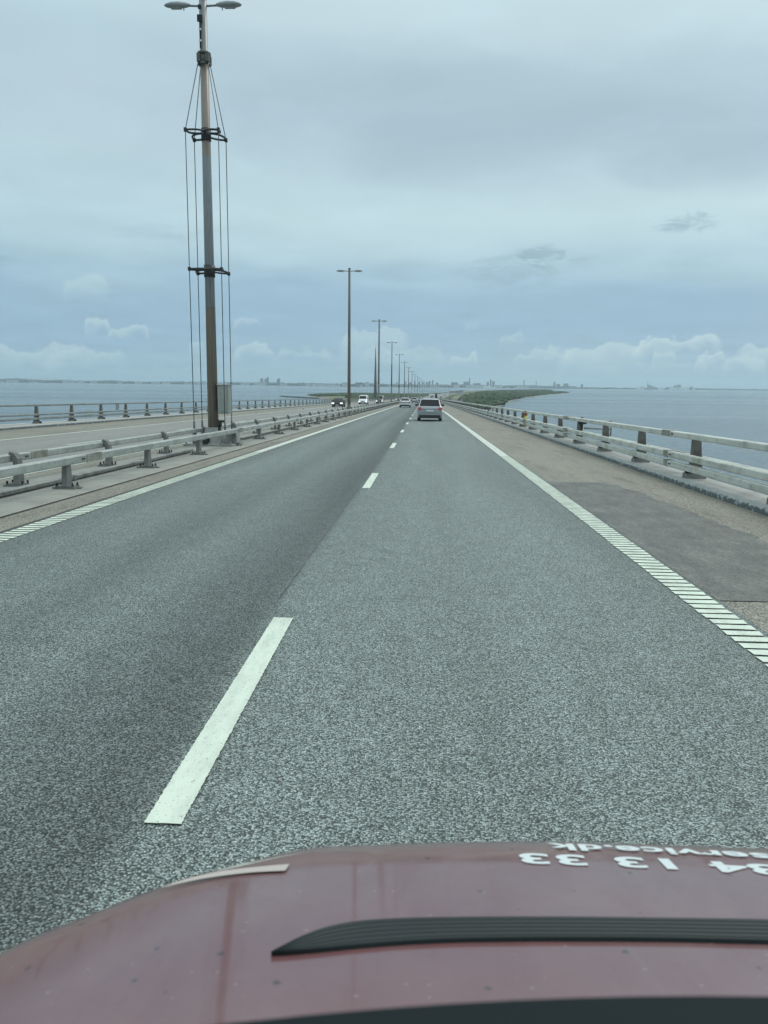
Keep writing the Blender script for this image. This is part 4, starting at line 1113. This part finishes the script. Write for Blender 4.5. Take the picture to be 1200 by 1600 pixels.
building(437, 10, 66, bg_, 'thin chimney-like tower attached right of the lone block', 'far tower blocks', 40)
tall = [(634,44),(641,38),(648,50),(655,46),(661,40),(667,44),(671,54),(676,62),(683,40),(620,42)]
ordw = ['leftmost','second from left','third from left','fourth from left','fifth from left','sixth from left','seventh from left','eighth from left','ninth from left','rightmost']
for i_, (x, h) in enumerate(sorted(tall)): building(x, random.uniform(12, 24), h, bg_, 'hazy city tower behind the row of lamp masts, %s of ten' % ordw[i_], 'city towers behind the masts', random.uniform(0, 400))
building(574, 30, 36, bw, 'white block on the coast left of the radio mast', None, -40)
building(590, 34, 34, bw, 'white block on the coast right of the radio mast', None, -40)
for x, w, h, m, l in [(561,60,28,bd,'wide dark building on the coast left of the white block'), (710,60,40,bd,'wide dark block on the coast above the first curve of the island'), (729,58,46,bg_,'grey power station hall with tall stack'),
                      (733.5,10,78,bg_,'tall grey stack beside the power station hall'), (745,70,34,bd,'long low dark hall right of the stack'), (762,20,48,bg_,'narrow building left of the coast tower by the white ferry'),
                      (766.5,16,66,bg_,'tallest coast tower above the white ferry'), (771,24,52,bg_,'wide tower right of the tallest coast tower'), (818.5,10,66,bg_,'thin pointed tower on the coast right of the ferry'), (837.5,8,60,bg_,'thin chimney left of the twin grey blocks'),
                      (866,20,54,bg_,'tall corner block of the grey cluster near the island tip'), (872,40,38,bg_,'low slab of the grey cluster near the island tip'), (884,50,44,bg_,'wide block with uneven roof near the island tip'), (909,24,40,bg_,'small block on the coast just right of the island tip'),
                      (386,50,22,bw,'low pale shed on the coast right of the mast cables')]:
    building(x, w*1.0, h*1.12, m, l)
# pale industrial harbour on the right
p = at(1017, coastD(1017), 2); root = empty('building', p, -math.atan2(p[0], p[1]), label='wedge roofed plant sloping down to the right on the right coast', cat='building')
mb = MB(); mb.add([(-40,-20,0),(75,-20,0),(75,20,0),(-40,20,0),(-40,-20,56),(-40,20,56),(75,-20,16),(75,20,16)], [(0,1,6,4),(1,2,7,6),(2,3,5,7),(3,0,4,5),(4,6,7,5),(0,3,2,1)]); mb.obj('wall', bg_, root)
mb = MB(); mb.tube([(-36,0,50),(-36,0,105)], [3.5, 2.5], 8); mb.obj('chimney', bg_, root)
for i, (x, w, h, m) in enumerate([(1000,90,18,bw),(1003,40,26,bg_),(1033,70,16,bw),(1045,60,24,bg_),(1052,90,22,bw),(1056,50,46,bg_),(1061,40,54,bg_),(1066,80,24,bw),(1074,40,22,bw),(1080,30,34,bg_),(1084,24,18,bw)]):
    building(x, w, h, m, 'pale low harbour building right of the wedge roofed plant' if x > 1020 else 'pale low shed left of the wedge roofed plant', 'harbour buildings on the right coast', -95 if m is bw else 60, windows=(m is not bw))
shore = building(-50, 60, 24, bw, 'small pale building at the foot of the hazy left coast', 'small buildings along the left coast', -30)
for i in range(70):
    x = random.uniform(2, 545) if i < 50 else random.uniform(560, 830)
    r = copy_tree(shore); D = coastD(x)-85; p = at(x, D, 1); r.location = p; r.rotation_euler = (0, 0, -math.atan2(p[0], p[1])); k_ = random.uniform(.25, 1.1); r.scale = (k_*random.uniform(.6, 1.4), k_, k_*random.uniform(.7, 1.3))
    if i >= 50: r['label'] = 'small pale building at the foot of the hazy middle coast'; r['group'] = 'small buildings along the middle coast'
shore.location = at(15, coastD(15)-85, 1)
# white ferry in front of the coast
p = at(764, 6400, 0); root = empty('ferry', (p[0], p[1], SEA), -math.atan2(p[0], p[1]), label='white ship low on the water below the coast towers', cat='ship')
mb = MB(); mb.add([(-45,-8,0),(50,-8,0),(50,8,0),(-45,8,0),(-48,-8,9),(62,-8,10),(62,8,10),(-48,8,9)], [(0,1,5,4),(1,2,6,5),(2,3,7,6),(3,0,4,7),(4,5,6,7),(0,3,2,1)]); mb.obj('hull', bw, root)
mb = MB(); mb.box((-8,0,14), (60,14,10), 0, None, .8); mb.obj('superstructure', bw, root)

# ------------------------------------------------------------------ haze: air over the whole scene
mb = MB(); x0, x1, y0, y1, z0_, z1_ = -15400, 15400, -2900, 14400, SEA-5.5, 150
mb.add([(x0,y0,z0_),(x1,y0,z0_),(x1,y1,z0_),(x0,y1,z0_),(x0,y0,z1_),(x1,y0,z1_),(x1,y1,z1_),(x0,y1,z1_)], [(0,3,2,1),(4,5,6,7),(0,1,5,4),(1,2,6,5),(2,3,7,6),(3,0,4,7)])
hm = bpy.data.materials.new('haze'); hm.use_nodes = True; hm.node_tree.nodes.clear()
ho = hm.node_tree.nodes.new('ShaderNodeOutputMaterial'); hv = hm.node_tree.nodes.new('ShaderNodeVolumePrincipled')
hv.inputs['Color'].default_value = (.76,.92,1.0,1); hv.inputs['Density'].default_value = .000085; hv.inputs['Anisotropy'].default_value = .5
hm.node_tree.links.new(hv.outputs[0], ho.inputs['Volume'])
tag(mb.obj('haze', hm), kind='stuff')
